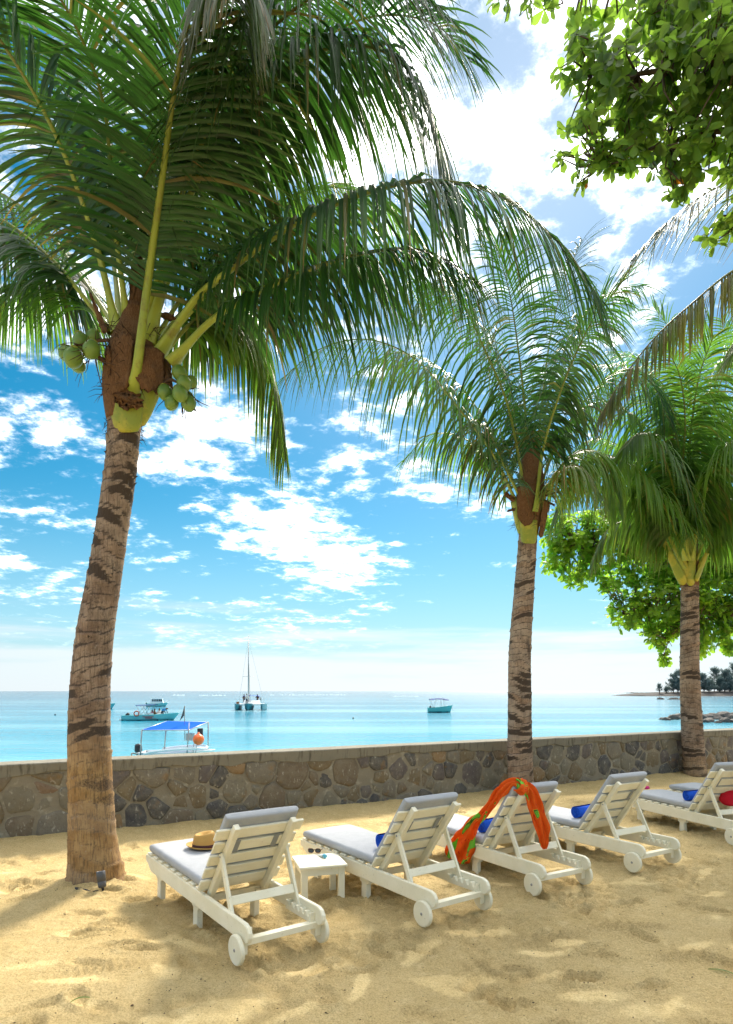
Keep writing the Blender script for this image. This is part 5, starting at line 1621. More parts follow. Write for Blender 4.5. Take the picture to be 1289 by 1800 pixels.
def build_trees():
    b = Vector((7.6, 3.2, 0))
    hub = Vector((6.9, 4.0, 4.8))
    limbs = [([b + Vector((0, 0, -.2)), Vector((7.5, 3.3, 1.6)), Vector((7.2, 3.7, 3.4)), hub], .28, .17),
             ([hub, Vector((6.0, 4.8, 6.2)), at(1289, 90, 5.8), at(1150, 130, 6.1), at(1040, 130, 6.3)], .13, .012),
             ([hub, Vector((5.8, 5.2, 6.0)), at(1290, 230, 6.2), at(1180, 250, 6.4), at(1060, 290, 6.5)], .11, .012),
             ([hub, Vector((5.5, 4.6, 7.0)), at(1270, -60, 5.6), at(1100, -50, 5.8), at(930, -20, 6.0)], .11, .012),
             ([hub, Vector((6.4, 5.6, 6.2)), at(1360, 330, 6.4), at(1290, 380, 6.5)], .08, .01)]
    blobs = [(1185, 90, 6.1, 150, 110, .7), (1265, 60, 5.9, 110, 110, .7), (1080, 160, 6.2, 85, 75, .5), (1045, 255, 6.4, 62, 55, .4), (1160, 230, 6.3, 95, 70, .6),
             (1250, 210, 6.1, 80, 80, .6), (1000, 135, 6.3, 38, 20, .25), (975, 275, 6.4, 32, 14, .2), (1030, 315, 6.4, 22, 14, .2), (1100, 285, 6.4, 50, 22, .3),
             (1190, 310, 6.3, 34, 30, .3), (1232, 290, 6.2, 30, 22, .3), (1190, 345, 6.3, 12, 8, .1), (1282, 300, 6.2, 14, 14, .2), (1282, 400, 6.3, 28, 30, .3), (1255, 420, 6.3, 18, 14, .2),
             (905, 2, 6.0, 42, 12, .3), (960, 6, 6.0, 20, 14, .2), (1030, 50, 6.1, 40, 50, .4), (1330, 200, 6.0, 60, 200, .8), (1420, 60, 5.9, 110, 130, .8), (1430, 260, 6.0, 90, 110, .7), (1540, 140, 5.7, 110, 160, .8)]
    almond_tree('almond tree branch overhanging the top right corner of the view', 'almond trees', b, limbs, blobs, 800, .132, 'almond_leaf', 61, 300)
    b = Vector((12.6, 17.6, 0))
    hub = Vector((12.0, 17.6, 3.6))
    limbs = [([b + Vector((0, 0, -.6)), Vector((12.5, 17.6, 1.5)), Vector((12.3, 17.6, 2.6)), hub], .34, .24),
             ([hub, at(1330, 1010, 17.3), at(1240, 980, 17.0), at(1130, 960, 16.8), at(1010, 950, 16.8)], .16, .015),
             ([hub, at(1340, 1080, 17.2), at(1270, 1080, 16.8), at(1170, 1070, 16.6), at(1100, 1080, 16.6)], .14, .012),
             ([hub, at(1370, 950, 17.8), at(1280, 900, 17.8), at(1180, 890, 17.6)], .14, .015),
             ([hub, at(1300, 1090, 16.9), at(1230, 1090, 16.5), at(1185, 1110, 16.4), at(1168, 1150, 16.4)], .08, .008)]
    blobs = [(1000, 935, 16.8, 50, 45, .6), (975, 985, 16.8, 24, 22, .4), (1020, 1000, 16.8, 40, 32, .5), (1070, 940, 16.9, 60, 55, .7), (1085, 1020, 16.7, 36, 30, .5),
             (1110, 1075, 16.6, 44, 34, .5), (1165, 1060, 16.7, 60, 60, .8), (1160, 970, 17.0, 80, 70, .9), (1235, 1040, 16.8, 55, 70, .8), (1275, 1010, 16.9, 50, 80, .9),
             (1230, 930, 17.4, 70, 70, .9), (1150, 1120, 16.5, 26, 16, .3), (1168, 1148, 16.4, 8, 18, .15), (1235, 1125, 16.5, 20, 32, .3), (1278, 1110, 16.6, 22, 40, .3), (1205, 1095, 16.6, 40, 26, .4), (1330, 1030, 17, 60, 90, 1), (1140, 890, 17.4, 70, 40, .8)]
    almond_tree('bright green almond tree with hanging branches behind the third palm', 'almond trees', b, limbs, blobs, 1900, .18, 'almond_leaf_far', 62, 300)


build_trees()
# ---------------------------------------------------------------- loungers
RAIL_TOP, RAIL_H = 0.297, 0.135
HINGE_Y, BACK_A = 0.81, R(54.5)


def pad(name, L, W, T, parent, mat, seams=(), seed=0, nx=14, ny=44):
    """a soft mattress lying in x-y, from y=0 to L, top at T; piped edges and stitched seams"""
    r_ = random.Random(seed)
    V = []; Fc = []
    def hprof(u, v):
        ex = 1 - abs(u) ** 10; ey = 1 - abs(v * 2 - 1) ** 26
        h = (max(ex, 0) ** 0.25) * (max(ey, 0) ** 0.25)
        s = 0
        for q in seams: s += 0.34 * math.exp(-((v - q) * L / 0.014) ** 2)
        return h * (1 - s)
    for side in (1, -1):
        for j in range(ny + 1):
            v = j / ny
            v = 0.5 - 0.5 * math.cos(math.pi * v) * (0.94 + 0.06 * abs(math.cos(math.pi * v)))
            for i in range(nx + 1):
                u = -math.cos(math.pi * i / nx)
                h = hprof(u, v)
                puff = 1 + 0.05 * (float(fbm(u * 1.4 + seed, v * 5, 8, 2)) - .5) + 0.04 * (1 - u * u)
                z = T / 2 + side * (T / 2) * (0.30 + 0.70 * h) * (puff if side > 0 else 1)
                V.append((u * W / 2, v * L, z))
    k = nx + 1; o = k * (ny + 1)
    for j in range(ny):
        for i in range(nx):
            a = j * k + i
            Fc.append((a, a + 1, a + k + 1, a + k)); Fc.append((o + a + 1, o + a, o + a + k, o + a + k + 1))
    for j in range(ny):
        Fc.append((j * k, (j + 1) * k, o + (j + 1) * k, o + j * k)); a = j * k + nx
        Fc.append((a + k, a, o + a, o + a + k))
    for i in range(nx):
        Fc.append((i + 1, i, o + i, o + i + 1)); a = ny * k + i
        Fc.append((a, a + 1, o + a + 1, o + a))
    m = MB(); m.add(V, Fc)
    return m.build(name, M[mat], parent)


def make_lounger():
    root = empty('sun_lounger')
    P = M['paint']
    top, bot = RAIL_TOP, RAIL_TOP - RAIL_H
    # rails with rounded tail and shaped foot
    outl = [(0.0, bot + .05), (0.012, bot + .02), (0.045, bot), (1.98, bot), (2.04, bot + .035), (2.075, bot + .06), (2.12, bot + .065), (2.12, top), (0.075, top), (0.03, top - .015), (0.005, top - .05)]
    for s in (-1, 1):
        prism('side_rail', outl, s * 0.317 - (0.036 if s > 0 else 0), s * 0.317 + (0.036 if s < 0 else 0), P, root, .006)
    # legs
    for s in (-1, 1):
        for y in (1.02, 1.87):
            # a shaped board with a stepped shoulder under the rail
            prism('leg', [(y - .042, -.14), (y + .042, -.14), (y + .042, bot - .055), (y + .07, bot - .045), (y + .07, bot + .03), (y - .07, bot + .03), (y - .07, bot - .045), (y - .042, bot - .055)],
                  s * .2795 - .05, s * .2795 + .0, P, root, .004) if s > 0 else \
            prism('leg', [(y - .042, -.14), (y + .042, -.14), (y + .042, bot - .055), (y + .07, bot - .045), (y + .07, bot + .03), (y - .07, bot + .03), (y - .07, bot - .045), (y - .042, bot - .055)],
                  s * .2795, s * .2795 + .05, P, root, .004)
    for y in (0.99, 1.85):
        plank('crossbar', (0, y, bot + .02), (.558, .03, .06), P, root)
    plank('tail_crossbar', (0, .105, bot - .004), (.63, .06, .045), P, root)
    # seat slats across the rails, rounded ends
    n = 9
    for i in range(n):
        y = HINGE_Y + .085 + i * (2.045 - HINGE_Y - .085) / (n - 1)
        plank('seat_slat', (0, y, top + .0115), (.63, .092, .021), P, root, bev=.008)
    # wheels
    for s in (-1, 1):
        m = MB()
        Mx = Matrix.Translation((s * .345, .12, .105)) @ Matrix.Rotation(R(90), 4, 'Y')
        m.lathe([(0.0, -.017), (.098, -.017), (.105, -.011), (.105, .011), (.098, .017), (0.0, .017)], 30, Mx)
        w = m.build('wheel', P, root)
        w.data.polygons.foreach_set('use_smooth', [False] * len(w.data.polygons))
        m = MB()
        Mx = Matrix.Translation((s * .345, .12, .105)) @ Matrix.Rotation(R(90) * s, 4, 'Y')
        m.lathe([(0.0, .020), (.006, .0235), (.011, .020), (.013, .016)], 10, Mx)
        m.build('bolt', M['bolt'], w)
        plank('axle_block', (s * .302, .12, .115), (.05, .07, .09), P, root)
    # notched rack on the inside of each rail
    for s in (-1, 1):
        y0, y1, zb, zt = .10, .46, bot + .015, bot + .088
        outl2 = [(y0, zb), (y1, zb), (y1, zt)]
        for k in range(5):
            yk = y1 - .035 - k * .068
            outl2 += [(yk, zt), (yk - .012, zt - .032), (yk - .030, zt - .036), (yk - .036, zt - .004)]
        outl2 += [(y0, zt)]
        x0 = s * .2808
        prism('rack', outl2, min(x0, x0 - s * .045), max(x0, x0 - s * .045), P, root, .003)
    # backrest, built in its own plane then tilted about the hinge
    hinge = Vector((0, HINGE_Y, top + .022))
    d = Vector((0, -math.cos(BACK_A), math.sin(BACK_A)))       # up the backrest
    nrm = Vector((0, math.sin(BACK_A), math.cos(BACK_A)))      # towards the sitter
    rx = math.pi - BACK_A
    for i in range(5):
        s_ = .055 + i * .142
        c = hinge + d * s_ + nrm * .011
        w = .695 if i < 4 else .735
        plank('back_slat', c, (w, .106, .022), P, root, (rx, 0, 0), bev=.008)
    for s in (-1, 1):
        c = hinge + d * .335 - nrm * .0275
        plank('back_post', c + Vector((s * .240, 0, 0)), (.046, .80, .054), P, root, (rx, 0, 0), bev=.007)
    # prop frame
    a = hinge + d * .42 - nrm * .03
    b = Vector((0, .335, bot + .075))
    ax = (b - a); L = ax.length; ang = math.atan2(ax.z, ax.y)
    for s in (-1, 1):
        plank('prop', (a + b) / 2 + Vector((s * .2745, 0, 0)), (.024, L + .05, .048), P, root, (ang, 0, 0), bev=.006)
        m = MB()
        Mx = Matrix.Translation(a + Vector((s * .2745, 0, 0))) @ Matrix.Rotation(R(90) * s, 4, 'Y')
        m.lathe([(0.0, .016), (.006, .016), (.009, .012)], 8, Mx); m.build('bolt', M['bolt'], root)
    plank('prop_crossbar', a.lerp(b, .72), (.525, .024, .068), P, root, (ang + R(90), 0, 0), bev=.005)
    # cushion
    cu = empty('cushion'); cu.parent = root
    seat = pad('seat_pad', 2.075 - HINGE_Y - .03, .60, .082, cu, 'cushion', seams=(.35, .69), seed=2)
    seat.location = (0, HINGE_Y + .035, top + .0225)
    back = pad('back_pad', .755, .61, .072, cu, 'cushion', seams=(.5,), seed=5, ny=30)
    # local +y runs up the backrest, local z towards the sitter (x mirrored keeps it right-handed)
    back.matrix_local = Matrix(((-1, 0, 0, 0), (0, d.y, nrm.y, hinge.y + nrm.y * .0235 + d.y * .01), (0, d.z, nrm.z, hinge.z + nrm.z * .0235 + d.z * .01), (0, 0, 0, 1)))
    for s in (-1, 1):
        c = hinge + d * (.055 + 3 * .142) - nrm * .0025 + Vector((s * .165, 0, 0))
        plank('strap', c, (.048, .135, .003), M['strap'], cu, (rx, 0, 0), bev=.001, seg=1)
    return root


LOCALS = []


def build_loungers():
    proto = make_lounger()
    labels = ['white wooden lounger with the straw hat on its grey cushion',
              'white wooden lounger just right of the side table with sunglasses',
              'white wooden lounger with an orange sarong draped over its backrest',
              'white wooden lounger just right of the one with the sarong',
              'white wooden lounger cut by the right edge of the picture',
              'white lounger mostly hidden behind the rightmost one, foot end showing']
    for i in range(6):
        o = proto if i == 0 else copy_tree(proto)
        lx, ly, a, pt = LOUNGERS[i]
        o.location = (lx, ly, -.004)
        o.rotation_euler = (R(pt), 0, R(a))
        tag(o, labels[i], 'sun lounger', 'white sun loungers in a row on the sand')
        for ch in o.children:                     # cushions never lie quite the same
            if ch.name.startswith('cushion') and i:
                ch.location = (rng.uniform(-.015, .015), rng.uniform(-.012, .004), 0); ch.rotation_euler = (0, 0, R(rng.uniform(-.9, .9)))
        LOCALS.append(Matrix.Translation(o.location) @ o.rotation_euler.to_matrix().to_4x4())
    return proto


build_loungers()
SEAT_Z = RAIL_TOP + .0225 + .084


def hit(Mx, px, py, z):
    """where the sight line through a photograph pixel meets the plane z in a thing's own frame"""
    inv = Mx.inverted()
    o = inv @ Vector((0, 0, H)); d = inv.to_3x3() @ (at(px, py, 1.0) - Vector((0, 0, H)))
    f = (z - o.z) / d.z
    return o + d * f


def make_table():
    root = empty('side_table')
    P = M['paint']
    h, w = .335, .40
    t = plank('table_top', (0, 0, h - .012), (w + .04, w + .04, .024), P, root, bev=.008)
    for sx in (-1, 1):
        for sy in (-1, 1):
            plank('leg', (sx * (w / 2 - .03), sy * (w / 2 - .03), (h - .024) / 2 - .05), (.058, .045, h - .024 + .1), P, root, bev=.004)
    for s in (-1, 1):
        plank('apron', (0, s * (w / 2 - .022), h - .024 - .035), (w - .118, .022, .07), P, root, bev=.003)
        plank('apron', (s * (w / 2 - .022), 0, h - .024 - .035), (.022, w - .105, .07), P, root, bev=.003)
    return root


def build_tables():
    t = make_table()
    def place(o, px, py, dx, dy, a, lab):
        g = ground_at(px, py)
        c, s = math.cos(R(a)), math.sin(R(a))
        lx, ly = dx, dy          # local position of the traced leg
        o.location = (g.x - (c * lx - s * ly), g.y - (s * lx + c * ly), 0); o.rotation_euler = (0, 0, R(a))
        tag(o, lab, 'side table', 'white wooden side tables')
        return Matrix.Translation(o.location) @ o.rotation_euler.to_matrix().to_4x4()
    m1 = place(t, 535, 1588, -.17, -.17, 16, 'small white wooden table with sunglasses and a tube on it')
    t2 = copy_tree(t)
    place(t2, 974, 1493, .17, -.17, 24, 'small white wooden table half hidden behind the sarong lounger')
    return m1


TABLE1 = build_tables()


# ---------------------------------------------------------------- small things
def place_m(o, Mx):
    o.matrix_world = Mx


def build_towels():
    def roll(i, lx, ly, lab, r=.072, L=.34, mat='towel'):
        root = empty('rolled_towel')
        m = MB(); n = 92; V = []; Fc = []
        turns = 4.2
        th_ = .011
        pts = []
        for k in range(n + 1):
            f = k / n; a = f * turns * 2 * math.pi
            rr = .008 + (r - .008) * f
            pts.append((rr, a))
        for k, (rr, a) in enumerate(pts):
            for x in (0, L):
                for q in (0, th_):
                    V.append((x + .006 * math.sin(a * 1.7) * (1 if x else -1), (rr - q) * math.cos(a), (rr - q) * math.sin(a)))
        for k in range(n):
            a, b = k * 4, k * 4 + 4
            Fc += [(a, b, b + 2, a + 2), (a + 1, a + 3, b + 3, b + 1), (a, a + 1, b + 1, b), (a + 2, b + 2, b + 3, a + 3)]
        m.add(V, Fc)
        o = m.build('rolled_towel', M[mat])
        bpy.data.objects.remove(root)
        Mx = LOCALS[i] @ Matrix.Translation((lx, ly, SEAT_Z + r - .004)) @ Matrix.Rotation(R(4), 4, 'Z')
        o.matrix_world = Mx
        tag(o, lab, 'towel', 'blue towels rolled up on the loungers')
    roll(1, -.11, HINGE_Y + .20, 'rolled blue towel on the lounger right of the sunglasses table')
    roll(2, -.20, HINGE_Y + .205, 'rolled blue towel on the lounger under the orange sarong')
    roll(3, -.175, HINGE_Y + .205, 'rolled blue towel on the lounger right of the sarong')
    roll(4, -.205, HINGE_Y + .205, 'rolled blue towel on the lounger cut by the right edge')


build_towels()


def build_hat():
    root = empty('straw_hat')
    tag(root, 'tan straw fedora with dark band lying on the first lounger', 'hat')
    # brim: oval, snapped down in front and up behind
    def ringz(th, r): return 0
    n = 40
    def oval(th, rx, ry, z): return Vector((rx * math.cos(th), ry * math.sin(th), z))
    m = MB(); V = []; Fc = []
    prof = [(1.0, 0.0), (1.18, .001), (1.36, .004), (1.52, .012), (1.54, .017), (1.50, .016), (1.34, .010), (1.16, .006), (.98, .005)]
    for q, z in prof:
        for k in range(n):
            th = 2 * math.pi * k / n
            up = .010 * (q - 1) / .5 * (1 - math.cos(th)) * .8
            V.append(oval(th, .094 * q, .080 * q, z + up + .002))
    for i in range(len(prof) - 1):
        for k in range(n): Fc.append((i * n + k, i * n + (k + 1) % n, (i + 1) * n + (k + 1) % n, (i + 1) * n + k))
    m.add(V, Fc); m.build('brim', M['straw'], root)
    m = MB(); V = []; Fc = []
    prof = [(1.0, 0.0), (.985, .03), (.95, .065), (.90, .095), (.84, .112), (.74, .119), (.60, .116), (.40, .102), (.2, .094), (0.02, .092)]
    for q, z in prof:
        for k in range(n):
            th = 2 * math.pi * k / n
            pinch = 1 - .16 * max(0, z / .12) * max(0, math.cos(th - .0)) ** 2 * abs(math.sin(th)) ** .5
            zz = z * (1 + .10 * math.cos(th)) if q > .5 else z
            V.append(oval(th, .094 * q, .080 * q * pinch, zz + .004))
    for i in range(len(prof) - 1):
        for k in range(n): Fc.append((i * n + k, i * n + (k + 1) % n, (i + 1) * n + (k + 1) % n, (i + 1) * n + k))
    m.add(V, Fc); m.build('crown', M['straw'], root)
    m = MB(); V = []; Fc = []
    prof = [(1.01, .004), (1.025, .006), (1.015, .032), (.995, .034)]
    for q, z in prof:
        for k in range(n):
            th = 2 * math.pi * k / n
            V.append(oval(th, .094 * q, .080 * q, z + .003))
    for i in range(3):
        for k in range(n): Fc.append((i * n + k, i * n + (k + 1) % n, (i + 1) * n + (k + 1) % n, (i + 1) * n + k))
    m.add(V, Fc); m.build('band', M['band'], root)
    q = hit(LOCALS[0], 359, 1491, SEAT_Z)
    Mx = LOCALS[0] @ Matrix.Translation((q.x, q.y, SEAT_Z + .003)) @ Matrix.Rotation(R(-25), 4, 'Z') @ Matrix.Scale(1.12, 4)
    root.matrix_world = Mx


build_hat()


def build_table_things():
    root = empty('sunglasses')
    tag(root, 'tortoiseshell sunglasses lying on the first side table', 'sunglasses')
    m = MB()
    for s in (-1, 1):
        pts = [Vector((s * .034 + .027 * math.cos(a), .004 * math.cos(2 * a), .024 + .021 * math.sin(a))) for a in [i * 6.2832 / 18 for i in range(19)]]
        m.tube(pts, .0032, 6, caps=False)
    m.tube([(-.008, 0, .032), (0, .002, .035), (.008, 0, .032)], .003, 6)
    m.build('frame', M['tortoise'], root)
    for s in (-1, 1):
        t = MB()
        t.tube(catmull([(s * .063, .002, .032), (s * .066, .03, .030), (s * .064, .08, .026), (s * .060, .115, .012), (s * .057, .128, .004)], 12), .003, 6)
        t.build('temple', M['tortoise'], root)
        l = MB()
        n = 16
        V = [(s * .034 + .025 * math.cos(a), .001 + q, .024 + .019 * math.sin(a)) for q in (0, .0015) for a in [i * 6.2832 / n for i in range(n)]]
        l.add(V, [tuple(range(n)), tuple(range(2 * n - 1, n - 1, -1))] + [(i, (i + 1) % n, n + (i + 1) % n, n + i) for i in range(n)])
        l.build('lens', M['b_glass'], root)
    q = hit(TABLE1, 553, 1500, .336)
    root.matrix_world = TABLE1 @ Matrix.Translation((q.x, q.y, .337)) @ Matrix.Rotation(R(-20), 4, 'Z')
    root = empty('sunscreen_tube')
    tag(root, 'white squeeze tube lying beside the sunglasses on the side table', 'tube')
    m = MB(); V = []; Fc = []; n = 16
    for i in range(9):
        f = i / 8
        w, h = .020 + .006 * f, .017 * (1 - f) ** .7 + .0012
        for k in range(n):
            th = 2 * math.pi * k / n
            V.append((w * math.cos(th), f * .115, h * math.sin(th) + .017 * (1 - f) ** .7 * 0 + max(.0015, .018 * (1 - f))))
    for i in range(8):
        for k in range(n): Fc.append((i * n + k, i * n + (k + 1) % n, (i + 1) * n + (k + 1) % n, (i + 1) * n + k))
    Fc.append(tuple(8 * n + k for k in range(n)))
    m.add(V, Fc); m.build('tube_body', M['tube_white'], root)
    m = MB(); m.lathe([(0, -.032), (.017, -.032), (.0185, -.028), (.0185, .0), (0, .0)], 16, Matrix.Translation((0, .0, .019)) @ Matrix.Rotation(R(-90), 4, 'X'))
    m.build('cap', M['tube_blue'], root)
    q = hit(TABLE1, 570, 1508, .336)
    root.matrix_world = TABLE1 @ Matrix.Translation((q.x, q.y, .337)) @ Matrix.Rotation(R(12), 4, 'Z')


build_table_things()


def cloth_strip(m, path, widths, normals, folds, seed, uv0):
    """pleated strip: path points, half widths, and the direction the pleats stand up in"""
    r_ = random.Random(seed)
    n = len(path); nk = 15
    V = []; Fc = []; UV = []
    acc = 0
    for i in range(n):
        T = (path[min(i + 1, n - 1)] - path[max(i - 1, 0)]).normalized()
        N = normals[i]; N = (N - T * N.dot(T)).normalized(); S = T.cross(N)
        if i: acc += (path[i] - path[i - 1]).length
        for k in range(nk):
            u = k / (nk - 1) * 2 - 1
            ph = 1.3 * math.sin(acc * 5 + seed)
            tri = lambda q: 2 * abs((q / 6.2832) % 1.0 - .5) - .5
            z = folds * widths[i] * (tri(u * 7.5 + ph) * 1.9 + tri(u * 15 + acc * 14 + seed) * .7 + math.sin(acc * 22 + u * 3) * .25)
            V.append(path[i] + S * u * widths[i] * (1 + .06 * math.sin(acc * 30 + k)) + N * z)
            UV.append((u * widths[i] * 4.0 + uv0, acc * 2.2))
    for i in range(n - 1):
        for k in range(nk - 1): Fc.append((i * nk + k, i * nk + k + 1, (i + 1) * nk + k + 1, (i + 1) * nk + k))
    return V, Fc, UV


def build_sarong():
    Lm = LOCALS[2]
    hinge = Vector((0, HINGE_Y, RAIL_TOP + .022))
    d = Vector((0, -math.cos(BACK_A), math.sin(BACK_A))); nrm = Vector((0, math.sin(BACK_A), math.cos(BACK_A)))
    def B(x, s, q): return hinge + d * s + nrm * q + Vector((x, 0, 0))
    X = Vector((1, 0, 0)); Zv = Vector((0, 0, 1))
    yT = HINGE_Y - .80 * math.cos(BACK_A)
    path = [Vector((-.02, yT - .07, .36)), Vector((-.05, yT - .085, .46)), Vector((-.08, yT - .09, .58)), Vector((-.105, yT - .06, .70)), Vector((-.13, yT - .03, .82)),
            B(-.16, .765, -.035), B(-.205, .785, .01), B(-.265, .785, .10), B(-.315, .72, .125), B(-.345, .64, .13), B(-.345, .62, .145), B(-.36, .46, .15), B(-.37, .30, .17),
            Vector((-.375, HINGE_Y + .13, .52)), Vector((-.385, HINGE_Y + .20, .40)), Vector((-.395, HINGE_Y + .27, .28)), Vector((-.40, HINGE_Y + .33, .17)), Vector((-.40, HINGE_Y + .37, .09))]
    m = MB(); UVs = []
    n = 90
    P = catmull(path, n)
    fr_ = [i / (n - 1) for i in range(n)]
    Wd = [float(np.interp(f, [0, .03, .10, .22, .30, .38, .45, .55, .68, .80, .90, .97, 1], [.02, .052, .08, .082, .07, .065, .065, .048, .052, .09, .15, .135, .075])) for f in fr_]
    rearN, topN, sideN = Vector((-.35, -1, .05)), Vector((-.2, -.3, 1)), Vector((-.80, -.55, .15))
    Nn = []
    for f in fr_:
        if f < .26: v = rearN
        elif f < .36: v = rearN.lerp(topN, (f - .26) / .10)
        elif f < .40: v = topN
        elif f < .5: v = topN.lerp(sideN, (f - .40) / .10)
        else: v = sideN
        Nn.append(v.normalized())
    V, Fc, UV = cloth_strip(m, P, Wd, Nn, .30, 1, 0); m.add(V, Fc); UVs += UV
    # gathers wrapped round the corner
    for j in range(2):
        c = B(-.20 - .05 * j, .765, .05)
        ring = [c + (X * math.cos(a) * .045 + d * (math.sin(a) * .055) + nrm * (math.cos(a + .6 * j) * .085)) for a in [k * 6.2832 / 20 for k in range(21)]]
        nn = [(p - c).normalized() for p in ring]
        V, Fc, UV = cloth_strip(m, ring, [.04] * 21, nn, .25, 5 + j, 9 + j * 2); m.add(V, Fc); UVs += UV
    o = m.build('sarong', M['sarong'])
    me = o.data
    uv = me.uv_layers.new(name='UVMap')
    li = np.zeros(len(me.loops), np.int32); me.loops.foreach_get('vertex_index', li)
    uv.data.foreach_set('uv', np.array(UVs, np.float32)[li].ravel())
    sd = o.modifiers.new('thickness', 'SOLIDIFY'); sd.thickness = .003
    sb = o.modifiers.new('smooth', 'SUBSURF'); sb.levels = sb.render_levels = 1
    o.matrix_world = Lm
    tag(o, 'orange sarong with green leaf print draped over the third lounger backrest', 'sarong')


build_sarong()


def lump(name, c, size, mat, seed, lab, cat, rot=0):
    bm = bmesh.new(); bmesh.ops.create_icosphere(bm, subdivisions=3, radius=1.0)
    for v in bm.verts:
        f = float(fbm(v.co.x * 1.6 + seed, v.co.y * 1.6 + v.co.z * 2.1, seed, 3)) - .5
        g = float(fbm(v.co.x * 4 + v.co.z * 3, v.co.y * 4 + seed, seed + 2, 3)) - .5
        v.co *= 1 + .6 * f + .25 * g
        v.co.z = max(v.co.z, -.55)
    me = bpy.data.meshes.new(name); bm.to_mesh(me); bm.free()
    me.polygons.foreach_set('use_smooth', [True] * len(me.polygons)); me.materials.append(M[mat])
    o = link(name, me); o.location = c; o.scale = size; o.rotation_euler = (0, 0, rot)
    tag(o, lab, cat)
    return o


def build_extra():
    q = hit(LOCALS[5], 1284, 1412, SEAT_Z)
    p = LOCALS[5] @ Vector((q.x, q.y, SEAT_Z + .05))
    lump('beach_bag', p, (.17, .12, .12), 'red_cloth', 3, 'red cloth bag seen through the backrest at the right edge', 'bag', .5)
    q = hit(LOCALS[4], 1134, 1387, SEAT_Z)
    p = LOCALS[4] @ Vector((q.x, q.y, SEAT_Z + .016))
    lump('swimsuit', p, (.075, .05, .032), 'pink_cloth', 5, 'small pink garment on the lounger cut by the right edge', 'swimsuit', .3)
    # pink cloth over the top of the rightmost backrest
    hinge = Vector((0, HINGE_Y, RAIL_TOP + .022))
    d = Vector((0, -math.cos(BACK_A), math.sin(BACK_A))); nrm = Vector((0, math.sin(BACK_A), math.cos(BACK_A)))
    def B(x, s, q): return LOCALS[4] @ (hinge + d * s + nrm * q + Vector((x, 0, 0)))
    m = MB()
    path = catmull([B(.20, .60, .105), B(.20, .74, .105), B(.20, .79, .06), B(.20, .765, .0), B(.20, .70, -.06), B(.20, .5, -.065)], 24)
    Nw = [(LOCALS[4].to_3x3() @ (nrm if i < 8 else (d if i < 13 else -nrm))) for i in range(24)]
    V, Fc, UV = cloth_strip(m, path, [.09] * 24, Nw, .07, 4, 0); m.add(V, Fc)
    o = m.build('beach_towel', M['pink_cloth'])
    sd = o.modifiers.new('thickness', 'SOLIDIFY'); sd.thickness = .004
    tag(o, 'pink cloth hung over the backrest at the right edge', 'towel')
    # garden spotlight at the foot of the first palm
    g = at(180, 1562, 6.05)
    root = empty('garden_spotlight', (g.x, g.y, .03))
    tag(root, 'dark grey garden spotlight stuck in the sand at the first palm', 'spotlight')
    Mx = Matrix.Translation((0, 0, .055)) @ Matrix.Rotation(R(-10), 4, 'Y') @ Matrix.Rotation(R(-8), 4, 'X')
    m = MB(); m.lathe([(0, 0), (.030, 0), (.036, .012), (.038, .05), (.036, .052), (.036, .060), (.040, .062), (.040, .145), (.036, .148), (.034, .125), (0, .12)], 22, Mx)
    m.build('lamp_housing', M['lamp_grey'], root)
    m = MB(); m.lathe([(0, .126), (.034, .126), (.034, .129), (0, .131)], 18, Mx); m.build('lens', M['b_glass'], root)
    m = MB(); m.tube([(0, 0, .06), (0.0, .02, .02), (0, .02, -.12)], [.014, .012, .003], 6); m.build('ground_spike', M['black'], root)
    m = MB()
    pts = [(-.03, -.02, .03), (-.08, -.06, .035), (-.14, -.05, .05), (-.20, -.05, .05), (-.24, -.02, .055), (-.23, .02, .04), (-.18, .0, .035), (-.15, -.06, .035), (-.10, -.10, .03), (-.04, -.05, .0)]
    m.tube(catmull(pts, 50), .008, 7); m.build('cable', M['black'], root)
    # fallen green leaflets
    for px, py, L_, a_, lab in ((146, 1764, .16, .5, 'thin green palm leaflet lying on the sand at lower left'), (1277, 1716, .22, -.75, 'green palm leaflet lying on the sand at the right edge')):
        g = ground_at(px, py); z = SAND_Z(g.x, g.y)
        k = MB(); V = []; Fc = []
        for i in range(9):
            f = i / 8; w = .007 * math.sin(math.pi * (.08 + .9 * f))
            bx, by = (f - .5) * L_, .02 * math.sin(f * 3)
            V += [(bx, by - w, .010 + .012 * math.sin(f * 4)), (bx, by, .006 + .012 * math.sin(f * 4)), (bx, by + w, .010 + .012 * math.sin(f * 4))]
        for i in range(8):
            q_ = i * 3; Fc += [(q_, q_ + 3, q_ + 4, q_ + 1), (q_ + 1, q_ + 4, q_ + 5, q_ + 2)]
        k.add(V, Fc, (.7, .1, .3)); o = k.build('fallen_leaflet', M['palm_leaf_sunny']); o.location = (g.x, g.y, z); o.rotation_euler = (0, 0, a_)
        tag(o, lab, 'leaf')
    # dry leaf litter and seeds on the sand
    r_ = random.Random(12); m = MB()
    for i in range(420):
        px, py = r_.uniform(-60, 1350), 1430 + 400 * r_.random() ** .8
        g = ground_at(px, py)
        u, v = xy_uv(g.x, g.y)
        if v > -.1: continue
        z = SAND_Z(g.x, g.y) + .003
        s = r_.uniform(.003, .009) * (1.6 if r_.random() < .12 else 1); a = r_.uniform(0, 6.28)
        e1 = Vector((math.cos(a), math.sin(a), r_.uniform(-.2, .3))) * s; e2 = Vector((-math.sin(a), math.cos(a), r_.uniform(-.2, .2))) * s * r_.uniform(.4, .9)
        c = Vector((g.x, g.y, z))
        m.add([c - e1, c - e2, c + e1, c + e2, c + Vector((0, 0, s * .7))], [(0, 1, 4), (1, 2, 4), (2, 3, 4), (3, 0, 4)])
    o = m.build('leaf_litter', M['litter'])
